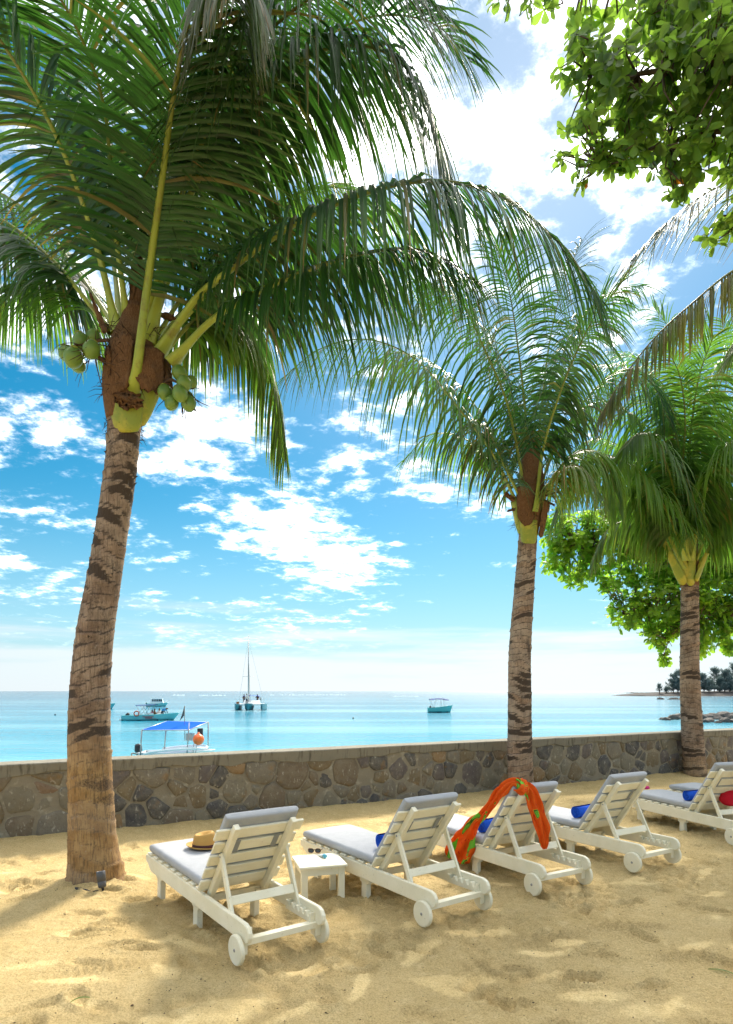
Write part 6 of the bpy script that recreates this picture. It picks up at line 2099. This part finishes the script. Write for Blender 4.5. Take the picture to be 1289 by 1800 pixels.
    tag(o, 'scattered dry seeds and leaf crumbs on the sand', 'litter', None, 'stuff')
    del o['category']


build_extra()
# ---------------------------------------------------------------- boats
def hull(name, L, beam, free, draft, mat, parent, bow_rise=0.25, tumble=0.0, transom=0.85, flare=0.2, rake=0.10, deck=None, split=None, mat2=None, nst=16, open_well=None):
    """boat hull along +x (bow), z = 0 at the waterline"""
    V = []; Fc = []; ns = 9
    for i in range(nst + 1):
        f = i / nst
        x = -L / 2 + L * f
        w = beam / 2 * (transom + (1 - transom) * min(1, f / .35)) * (1 - max(0, (f - .45) / .55) ** 2.2) if f < 1 else 0.004
        w = max(w, .004)
        zt = free * (1 + bow_rise * f ** 2.2)
        zb = -draft * (1 - max(0, (f - .6) / .4) ** 2)
        for k in range(ns):
            q = k / (ns - 1)            # 0 keel .. 1 sheer
            z = zb + (zt - zb) * q
            ww = w * (min(1, q * 2.6) ** .6) * (1 - flare * (1 - q) * .6)
            xx = x + rake * L * max(0, f - .55) / .45 * (q - .5) * f
            V.append((xx, -ww, z))
        for k in range(ns):
            q = k / (ns - 1); z = zb + (zt - zb) * q
            ww = w * (min(1, q * 2.6) ** .6) * (1 - flare * (1 - q) * .6)
            xx = x + rake * L * max(0, f - .55) / .45 * (q - .5) * f
            V.append((xx, ww, z))
    r = 2 * ns
    for i in range(nst):
        for k in range(ns - 1):
            a, b = i * r + k, (i + 1) * r + k
            Fc.append((a, b, b + 1, a + 1)); a += ns; b += ns
            Fc.append((a, a + 1, b + 1, b))
    Fc.append(tuple(range(ns - 1, -1, -1)) + tuple(range(ns, 2 * ns)))
    m = MB(); m.add(V, Fc)
    h = m.build(name, mat, parent)
    if mat2 is not None:
        h.data.materials.append(mat2)
        for p in h.data.polygons:
            if p.center.z < (split or 0): p.material_index = 1
    # deck / inner floor
    dm = MB(); DV = []; DF = []
    drop = deck if deck is not None else .04
    for i in range(nst + 1):
        a = V[i * r + ns - 1]; b = V[i * r + 2 * ns - 1]
        DV += [(a[0], a[1] * .97, a[2] - drop), (b[0], b[1] * .97, b[2] - drop)]
    for i in range(nst): DF.append((i * 2, (i + 1) * 2, (i + 1) * 2 + 1, i * 2 + 1))
    dm.add(DV, DF); dm.build('deck', M['b_white'], parent)
    # rubbing strake
    for s in (0, 1):
        g = MB(); g.tube([Vector(V[i * r + ns - 1 + s * ns]) + Vector((0, 0, -.02)) for i in range(nst + 1)], .028, 6)
        g.build('gunwale', M['b_white'] if mat2 is None else mat, parent)
    return h


def poles(parent, segs, r=.02, mat='metal', name='pole'):
    for a, b in segs:
        m = MB(); m.tube([a, b], r, 6); m.build(name, M[mat], parent)


def canopy(parent, x0, x1, w, z, mat, camber=.08, n=8, sag=.03, name='canopy', slope=0.0, thick=.03):
    V = []; Fc = []
    for t in (0, -thick):
        for i in range(n + 1):
            f = i / n
            for j in range(7):
                u = j / 6 * 2 - 1
                V.append((x0 + (x1 - x0) * f, u * w / 2, z + slope * f + camber * (1 - u * u) - sag * abs(math.sin(f * math.pi * 2)) * (1 if n > 4 else 0) + t))
    k = 7; o = k * (n + 1)
    for i in range(n):
        for j in range(6):
            a = i * k + j
            Fc.append((a, a + k, a + k + 1, a + 1)); Fc.append((o + a, o + a + 1, o + a + k + 1, o + a + k))
    for i in range(n):
        for j in (0, 6):
            a = i * k + j; Fc.append((a, a + k, o + a + k, o + a))
    for j in range(6):
        for i in (0, n):
            a = i * k + j; Fc.append((a, a + 1, o + a + 1, o + a))
    m = MB(); m.add(V, Fc)
    return m.build(name, M[mat], parent)


def outboard(parent, loc, s=1.0, tilt=0.0, dark='black'):
    root = empty('outboard_motor', loc); root.parent = parent
    root.rotation_euler = (0, tilt, 0)
    m = MB(); m.lathe([(0, .95 * s), (.12 * s, .93 * s), (.17 * s, .85 * s), (.18 * s, .62 * s), (.14 * s, .52 * s), (0, .5 * s)], 12); m.build('cowling', M[dark], root)
    m = MB(); m.box((0, 0, .1 * s), (.12 * s, .08 * s, .9 * s)); m.box((-.06 * s, 0, -.2 * s), (.3 * s, .14 * s, .03 * s)); m.build('shaft', M[dark], root)
    m = MB(); m.tube([(-.12 * s, 0, -.38 * s), (.12 * s, 0, -.38 * s)], [.05 * s, .06 * s], 8)
    for k in range(3):
        a = k * 2.094; m.box((-.14 * s, math.cos(a) * .1 * s, -.38 * s + math.sin(a) * .1 * s), (.02 * s, .08 * s, .08 * s))
    m.build('propeller', M[dark], root)


def person(loc, rz, joints, mat, lab, head_mat='skin'):
    """joints: dict of points (metres); one skinned body"""
    J = joints
    names = list(J)
    edges = [('pel', 'chest'), ('chest', 'neck'), ('neck', 'head'), ('head', 'top'), ('chest', 'le'), ('le', 'lh'), ('chest', 're'), ('re', 'rh'), ('pel', 'lk'), ('lk', 'lf'), ('pel', 'rk'), ('rk', 'rf')]
    rad = dict(pel=.15, chest=.165, neck=.06, head=.10, top=.085, le=.05, lh=.04, re=.05, rh=.04, lk=.075, lf=.05, rk=.075, rf=.05)
    me = bpy.data.meshes.new('person')
    me.from_pydata([J[n] for n in names], [(names.index(a), names.index(b)) for a, b in edges], [])
    o = link('person', me)
    sk = o.modifiers.new('skin', 'SKIN')
    for i, n in enumerate(names):
        me.skin_vertices[0].data[i].radius = (rad[n], rad[n])
    me.skin_vertices[0].data[names.index('pel')].use_root = True
    sb = o.modifiers.new('sub', 'SUBSURF'); sb.levels = sb.render_levels = 1
    # cloth below the neck, skin and hair above
    t = NT('person_' + lab.split()[0])
    s_ = t.n('ShaderNodeSeparateXYZ'); t.set(s_.inputs[0], t.coord())
    base = {'shirt_blue': (.03, .20, .42), 'shirt_pink': (.55, .2, .32), 'shirt_white': (.62, .62, .6), 'shirt_brown': (.2, .09, .045)}[mat]
    hd = Vector(J['head'])
    dn = t.n('ShaderNodeVectorMath', _operation='DISTANCE'); t.set(dn.inputs[0], t.coord()); dn.inputs[1].default_value = hd
    isH = t.math('LESS_THAN', dn.outputs['Value'], .19)
    hair = t.math('GREATER_THAN', s_.outputs[2], hd.z + .02)
    low = t.math('LESS_THAN', s_.outputs[2], J['pel'][2] - .05)
    c = t.mix(low, base, (.03, .035, .05))
    c = t.mix(isH, c, t.mix(hair, (.20, .095, .055), (.012, .010, .009)))
    me.materials.append(t.done(c, .8))
    o.location = loc; o.rotation_euler = (0, 0, rz)
    tag(o, lab, 'person', 'people aboard the boats')
    return o


SIT = dict(pel=(0, 0, .12), chest=(.03, 0, .50), neck=(.04, 0, .66), head=(.06, 0, .78), top=(.06, 0, .88), le=(.12, .26, .40), lh=(.32, .20, .30), re=(.12, -.26, .40), rh=(.32, -.20, .30),
           lk=(.42, .12, .16), lf=(.46, .12, -.24), rk=(.42, -.12, .16), rf=(.46, -.12, -.24))
BEND = dict(pel=(0, 0, .86), chest=(.38, 0, 1.08), neck=(.54, 0, 1.10), head=(.66, 0, 1.06), top=(.75, 0, 1.04), le=(.46, .22, .80), lh=(.56, .16, .52), re=(.46, -.22, .80), rh=(.56, -.16, .52),
            lk=(.06, .12, .44), lf=(0, .12, .04), rk=(.02, -.12, .44), rf=(-.06, -.12, .04))
STAND = dict(pel=(0, 0, .90), chest=(0, 0, 1.28), neck=(.0, 0, 1.46), head=(.02, 0, 1.59), top=(.02, 0, 1.69), le=(.05, .28, 1.10), lh=(.22, .24, .95), re=(.05, -.28, 1.10), rh=(.22, -.24, .95),
             lk=(.02, .10, .46), lf=(0, .10, .04), rk=(.02, -.10, .46), rf=(0, -.10, .04))


def build_boats():
    # --- teal speedboat with people -------------------------------------------------
    p = sea_at(264, 1266.0)
    ppm = F / p.y
    b = empty('speedboat', p, R(3))
    tag(b, 'pale teal speedboat with navy awning, lifebuoy and people aboard', 'boat', 'boats on the lagoon')
    L = 92 / ppm
    hull('hull', L, 1.9, .55, .25, M['b_teal_pale'], b, bow_rise=.55, rake=.12, deck=.22, split=.06, mat2=M['b_dark'])
    canopy(b, -L * .24, L * .115, 1.7, 1.62, 'b_navy', camber=.06, slope=.08, sag=0)
    for s in (-.8, .8):
        poles(b, [((-L * .22, s, 1.62), (-L * .12, s, .5)), ((-L * .10, s, 1.64), (.12, s, .5)), ((.30, s, 1.68), (-.35, s, .5)), ((-L * .05, s, 1.6), (-L * .22, s, .55))], .022)
    m = MB()
    c = Vector((-L * .205, -.97, .76)); ring = [c + Vector((math.cos(a) * .26, -.02, math.sin(a) * .26)) for a in [i * 6.2832 / 20 for i in range(21)]]
    m.tube(ring, .065, 8, caps=False); m.build('lifebuoy', M['ring'], b)
    m = MB(); m.box((L * .02, 0, .62), (.7, .9, .35)); m.box((L * .20, 0, .62), (.5, 1.0, .2)); m.build('console', M['b_white'], b)
    outboard(b, (-L / 2 - .12, 0, .1), 1.05, R(48))
    # red lettering blurred by distance: two rows of small strokes on the flank
    r_ = random.Random(4)
    for row, (xa, xb, z) in enumerate(((-.55, .60, .42), (-.30, .45, .30), (-.25, .85, .20))):
        x = xa
        while x < xb:
            w = r_.uniform(.05, .12); hh = .09 if row < 2 else .05
            k = MB(); y = -.955 if x < .3 else -.94
            k.box((x + w / 2, -.945, z), (w * .7, .05, hh)); k.build('lettering', M['red_print'], b)
            x += w + .03
    mk = b
    def on(x, y, z): return Matrix.Rotation(R(3), 4, 'Z') @ Vector((x, y, z)) + p
    person(on(L * .235, -.15, .22), R(-20), BEND, 'shirt_blue', 'person in blue bending over at the bow of the speedboat')
    person(on(L * .085, -.2, .42), R(30), SIT, 'shirt_brown', 'person sitting midship next to the bending one')
    person(on(L * .035, .1, .30), R(-60), SIT, 'shirt_pink', 'person in pink sitting under the speedboat awning edge')
    person(on(L * .165, .2, .42), R(100), SIT, 'shirt_white', 'person in white sitting before the speedboat bow')

    # --- white cabin motor boat -----------------------------------------------------
    p = sea_at(276, 1242.0); ppm = F / p.y
    b = empty('motor_boat', p, R(8))
    tag(b, 'small white cabin motor boat anchored beyond the speedboat', 'boat', 'boats on the lagoon')
    L = 34 / ppm
    hull('hull', L, 1.8, .62, .3, M['b_teal_pale'], b, bow_rise=.35, rake=.14, deck=.05, split=.05, mat2=M['b_dark'])
    V = []
    for x, hw, z in ((-L * .30, .72, .6), (L * .34, .62, .72), (L * .26, .52, 1.62), (-L * .27, .60, 1.62)):
        V += [(x, -hw, z), (x, hw, z)]
    m = MB(); m.add(V, [(0, 2, 4, 6), (1, 7, 5, 3), (0, 1, 3, 2), (2, 3, 5, 4), (4, 5, 7, 6), (6, 7, 1, 0)], None, False)
    cab = m.build('cabin', M['b_white'], b); bevel_mesh(cab.data, .06, 2)
    m = MB(); m.box((-.03, 0, 1.66), (L * .60, 1.28, .07)); rf = m.build('roof', M['b_white'], b); bevel_mesh(rf.data, .03, 2)
    for x in (-.72, -.28, .16, .60, 1.0):
        k = MB(); w = .34
        y = -.68 + (x + 1) * .02
        k.add([(x - w / 2, y - .03, 1.08), (x + w / 2, y - .02, 1.08), (x + w / 2 - .02, y + .055, 1.48), (x - w / 2 + .02, y + .045, 1.48), (x, y + .3, 1.28)], [(0, 1, 2, 3), (1, 0, 4), (2, 1, 4), (3, 2, 4), (0, 3, 4)], None, False)
        k.build('window', M['b_glass'], b)
    poles(b, [((L * .36, -.5, .75), (L * .5, -.1, 1.15)), ((L * .36, .5, .75), (L * .5, .1, 1.15)), ((L * .5, -.1, 1.15), (L * .5, .1, 1.15))], .02, name='rail')
    poles(b, [((.5, 0, 1.65), (1.6, 0, 2.9))], .012, name='aerial')
    outboard(b, (-L / 2 - .1, 0, .0), .9)

    # --- boat mostly behind the first trunk ------------------------------------------
    p = sea_at(176, 1246.0); ppm = F / p.y
    b = empty('fishing_boat', p, R(2))
    tag(b, 'white and teal boat with only its bow showing past the first palm trunk', 'boat', 'boats on the lagoon')
    L = 48 / ppm
    hull('hull', L, 1.7, .7, .3, M['b_teal_pale'], b, bow_rise=.5, rake=.14, deck=.2, split=.04, mat2=M['b_dark'])
    outboard(b, (-L / 2 - .1, 0, .0), .9)

    # --- teal open boat ----------------------------------------------------------------
    p = sea_at(773, 1252.5); ppm = F / p.y
    b = empty('teal_boat', p, R(2))
    tag(b, 'teal wooden boat with dark blue awning left of the second palm trunk', 'boat', 'boats on the lagoon')
    L = 42 / ppm
    hull('hull', L, 1.5, .72, .25, M['b_teal'], b, bow_rise=.55, rake=.10, deck=.22, split=.09, mat2=M['b_dark'], transom=.75)
    # awning: three scalloped bays
    m = MB(); V = []; Fc = []; n = 18
    for t in (0, -.03):
        for i in range(n + 1):
            f = i / n; x = -L * .43 + L * .80 * f
            for j in range(5):
                u = j / 4 * 2 - 1
                V.append((x, u * .70, 2.02 + .12 * math.sin(math.pi * f) - .10 * max(0, f - .7) * 3 + t - abs(u) ** 4 * (.10 + .08 * abs(math.sin(f * 9.4)))))
    k = 5; o = k * (n + 1)
    for i in range(n):
        for j in range(4):
            a = i * k + j; Fc += [(a, a + k, a + k + 1, a + 1), (o + a, o + a + 1, o + a + k + 1, o + a + k)]
        for j in (0, 4):
            a = i * k + j; Fc.append((a, a + k, o + a + k, o + a))
    m.add(V, Fc); m.build('awning', M['b_navy'], b)
    for s in (-.62, .62):
        poles(b, [((-L * .40, s, 1.9), (-L * .28, s, .65)), ((-L * .12, s, 2.0), (-L * .28, s, .65)), ((.0 + L * .06, s, 2.02), (L * .06, s, .7)), ((L * .20, s, 2.0), (L * .20, s, .75))], .018)
    m = MB(); m.box((-L * .1, 0, .55), (.3, 1.2, .05)); m.box((L * .15, 0, .6), (.3, 1.1, .05)); m.build('thwart', M['b_teal'], b)
    outboard(b, (-L * .40, -.2, .3), .75); outboard(b, (-L * .22, .25, .25), .6)
    m = MB(); m.tube([(L * .5, 0, .9), (L * .56, -.1, .2), (L * .6, -.2, -.2)], .015, 5); m.build('mooring_rope', M['rope'], b)

    # --- sailing catamaran -----------------------------------------------------------
    p = sea_at(441, 1248.0); ppm = F / p.y
    b = empty('sailing_catamaran', p, R(-84))
    tag(b, 'white sailing catamaran with a tall bare mast and blue awning', 'boat', 'boats on the lagoon')
    W = 52 / ppm
    for y in (-W / 2 + .35, W / 2 - .35):
        hroot = empty('float'); hroot.parent = b; hroot.location = (0, y, 0)
        hull('hull', 8.0, 1.0, 1.0, .3, M['b_teal_shaded'], hroot, bow_rise=.15, rake=.05, deck=.03, split=.10, mat2=M['b_dark'], flare=.05)
    hroot = empty('float'); hroot.parent = b; hroot.location = (.4, -.25, 0)
    hull('hull', 7.0, 1.5, 1.05, .3, M['b_teal_shaded'], hroot, bow_rise=.15, rake=.05, deck=.03, split=.10, mat2=M['b_dark'], flare=.25)
    m = MB(); m.box((-.6, 0, .93), (5.2, W - .7, .26)); dk = m.build('bridge_deck', M['b_white'], b); bevel_mesh(dk.data, .06, 2)
    m = MB(); V = []
    for x, hw, z in ((-2.4, 1.5, 1.06), (1.0, 1.2, 1.06), (.5, 1.0, 1.62), (-2.2, 1.35, 1.68)): V += [(x, -hw, z), (x, hw, z)]
    m.add(V, [(0, 2, 4, 6), (1, 7, 5, 3), (0, 1, 3, 2), (2, 3, 5, 4), (4, 5, 7, 6), (6, 7, 1, 0)], None, False); m.build('cabin', M['b_white'], b)
    canopy(b, -2.8, -.4, W * .56, 2.35, 'b_blue', camber=.07, sag=0)
    for s in (-1.35, 1.35):
        poles(b, [((-2.6, s, 2.35), (-2.6, s, 1.0)), ((-.5, s, 2.35), (-.5, s, 1.0))], .03)
    # mast with boom, shrouds and spreaders
    hm = 12.6
    m = MB(); m.tube([(.6, -.35, .9), (.6, -.35, hm * .5), (.6, -.35, hm)], [.10, .09, .06], 8); m.build('mast', M['metal'], b)
    m = MB(); m.tube([(.5, -.35, 2.3), (-2.6, -.3, 2.55)], .09, 8); m.build('boom', M['b_navy'], b)
    m = MB(); m.tube([(.75, -.05, 1.1), (.65, -.28, hm * .62)], .035, 6); m.build('halyard', M['rope'], b)
    top = (.6, -.35, hm * .96)
    for q in ((-1.5, -W / 2 + .35, 1.0), (-1.5, W / 2 - .35, 1.0), (3.4, -.2, 1.1), (-3.6, -.6, 1.0)):
        m = MB(); m.tube([top, q], .014, 4); m.build('stay', M['metal'], b)
    m = MB(); m.tube([(.55, -1.3, hm * .45), (.55, .6, hm * .45)], .03, 5); m.build('spreader', M['metal'], b)
    m = MB(); m.box((1.2, -W / 2 + .45, 1.22), (.5, .45, .42)); m.build('storage_box', M['shirt_brown'], b)
    m = MB(); m.tube([(-3.4, W / 2 - 1.0, 1.0), (-3.4, W / 2 - 1.0, 2.3)], .02, 5); m.add([(-3.4, W / 2 - 1.0, 2.3), (-3.4, W / 2 - 1.15, 1.7), (-3.4, W / 2 - .92, 1.5), (-3.35, W / 2 - .98, 1.9)], [(0, 1, 2), (0, 2, 3), (0, 3, 1), (1, 3, 2)]); m.build('ensign', M['flag'], b)
    Rz = Matrix.Rotation(R(-84), 4, 'Z')
    def on2(x, y, z): return Rz @ Vector((x, y, z)) + p
    person(on2(-1.9, -W / 2 + 1.25, 1.0), R(-90), STAND, 'shirt_brown', 'person standing under the left side of the catamaran awning')
    person(on2(-1.6, W / 2 - 1.5, 1.0), R(-90), STAND, 'shirt_brown', 'person standing on the right side of the catamaran')
    person(on2(.9, -.62, 1.1), R(-90), STAND, 'shirt_white', 'person standing at the catamaran mast')

    # --- moored boat behind the wall --------------------------------------------------
    Y = 28.0
    def q(px, py, y=Y): return at(px, py, y)
    px0 = q(312, 1342)
    b = empty('canopy_boat', (px0.x, Y, SEA), 0)
    tag(b, 'white boat with flat blue canopy and orange buoy moored just behind the wall', 'boat', 'boats on the lagoon')
    k = Y / F
    hroot = b
    L = 125 * k
    h = hull('hull', L, 1.7, .62, .25, M['b_white'], b, bow_rise=.15, rake=.05, deck=.26, transom=.7, flare=.1)
    # pulpit-like raised stern coaming
    m = MB()
    m.tube(catmull([(-1.15, -.82, .55), (-.9, -.84, .66), (0, -.86, .76), (.9, -.70, .80), (1.2, -.30, .78), (1.24, 0, .76), (1.2, .3, .78), (.9, .7, .80), (0, .86, .76), (-.9, .84, .66)], 40), .05, 7, caps=True)
    m.build('coaming', M['b_white'], b)
    # canopy frame: corners traced, then built square with depth
    zt = (H + (HY - 1282) * k) - SEA
    x0, x1 = (262 - 312) * k, (357 - 312) * k
    def zp(py, y): return H + (HY - py) * y / F - SEA
    V = [(x0 - .05, -.75, zp(1283, Y - .75)), (x1 - .42, -.75, zp(1283, Y - .75)), (x1 + .02, .85, zp(1269, Y + .85)), (x0 + .5, .85, zp(1267.5, Y + .85))]
    V2 = [(v[0], v[1], v[2] - .03) for v in V]
    mid = Vector((sum(v[0] for v in V) / 4, .05, sum(v[2] for v in V) / 4 - .03))
    m = MB()
    m.add(V + V2 + [tuple(mid), tuple(mid - Vector((0, 0, .03)))], [(0, 1, 8), (1, 2, 8), (2, 3, 8), (3, 0, 8), (5, 4, 9), (6, 5, 9), (7, 6, 9), (4, 7, 9), (0, 4, 5, 1), (1, 5, 6, 2), (2, 6, 7, 3), (3, 7, 4, 0)], None, False)
    m.build('canopy', M['b_blue'], b)
    for a, c in ((0, 1), (1, 2), (2, 3), (3, 0)):
        m = MB(); m.tube([Vector(V[a]) - Vector((0, 0, .015)), Vector(V[c]) - Vector((0, 0, .015))], .022, 6); m.build('canopy_rail', M['metal'], b)
    poles(b, [(Vector(V[0]), (x0 - .12, -.72, .5)), (Vector(V[3]), (x0 + .40, .8, .5)), (Vector(V[2]), (x1 + .02, .8, .5)), (Vector(V[1]) + Vector((.03, 0, .30)), (x1 - .50, -.72, .35))], .028)
    poles(b, [((x1 - .25, -.74, .45), (x1 - .18, -.60, 1.45)), ((x1 - .16, -.70, .45), (x1 - .05, -.55, 1.3))], .02)
    # buoy
    bu = q(349, 1300, Y - .85)
    m = MB(); m.lathe([(0, -.235), (.08, -.22), (.16, -.17), (.215, -.09), (.235, 0), (.215, .09), (.16, .17), (.08, .22), (.045, .26), (.045, .30), (0, .31)], 24, Matrix.Translation(bu - Vector(b.location)))
    m.build('buoy', M['orange'], b)
    m = MB(); m.box((x1 - .52, -.1, zp(1295, Y)), (.28, .4, .3)); m.build('motor_box', M['metal'], b)
    lf = MB(); lf.box((x1 - .12, .0, zp(1287, Y)), (.22, .12, .32)); lf.build('bag', M['black'], b)
    outboard(b, (-L / 2 - .15, 0, .1), .9)
    m = MB(); m.tube(catmull([(-1.5, -.6, .55), (-1.65, -.8, .62), (-1.62, -.9, .5), (-1.4, -.85, .42)], 14), .03, 6); m.build('mooring_rope', M['rope'], b)
    # flag on its staff
    s0 = q(325, 1282, Y + .3) - Vector(b.location); s1 = q(324.5, 1241, Y + .3) - Vector(b.location)
    m = MB(); m.tube([s0 - Vector((0, 0, .5)), s1], .013, 6); m.build('flagstaff', M['wood_pole'], b)
    m = MB(); n = 10; V = []; Fc = []
    for i in range(n + 1):
        f = i / n
        a_ = s1.lerp(s1 + Vector((-.02, 0, -.42)), f)
        V += [a_, a_ + Vector((-.02 - .16 * f, .04 * math.sin(f * 5), -.22 * f - .02))]
        V += [a_ + Vector((0, .006, 0)), a_ + Vector((-.02 - .16 * f, .006 + .04 * math.sin(f * 5), -.22 * f - .02))]
    for i in range(n):
        a_ = i * 4; Fc += [(a_, a_ + 1, a_ + 5, a_ + 4), (a_ + 3, a_ + 2, a_ + 6, a_ + 7)]
    m.add(V, Fc); m.build('flag', M['flag'], b)
    # two mooring floats off its bow and far swimmer's buoys
    for px, py, lab in ((97, 1257.0, 'tiny dark float far off, left of the first palm trunk'), (621, 1263.5, 'small pale float out on the water right of the catamaran')):
        p = sea_at(px, py); r = .11
        m = MB(); m.lathe([(0, -r), (r * .7, -r * .7), (r, 0), (r * .7, r * .7), (r * .15, r * .95), (r * .15, r * 1.4), (0, r * 1.4)], 12)
        o = m.build('mooring_float', M['black'] if px < 200 else M['rope']); o.location = p + Vector((0, 0, .05))
        tag(o, lab, 'float', 'mooring floats')


build_boats()
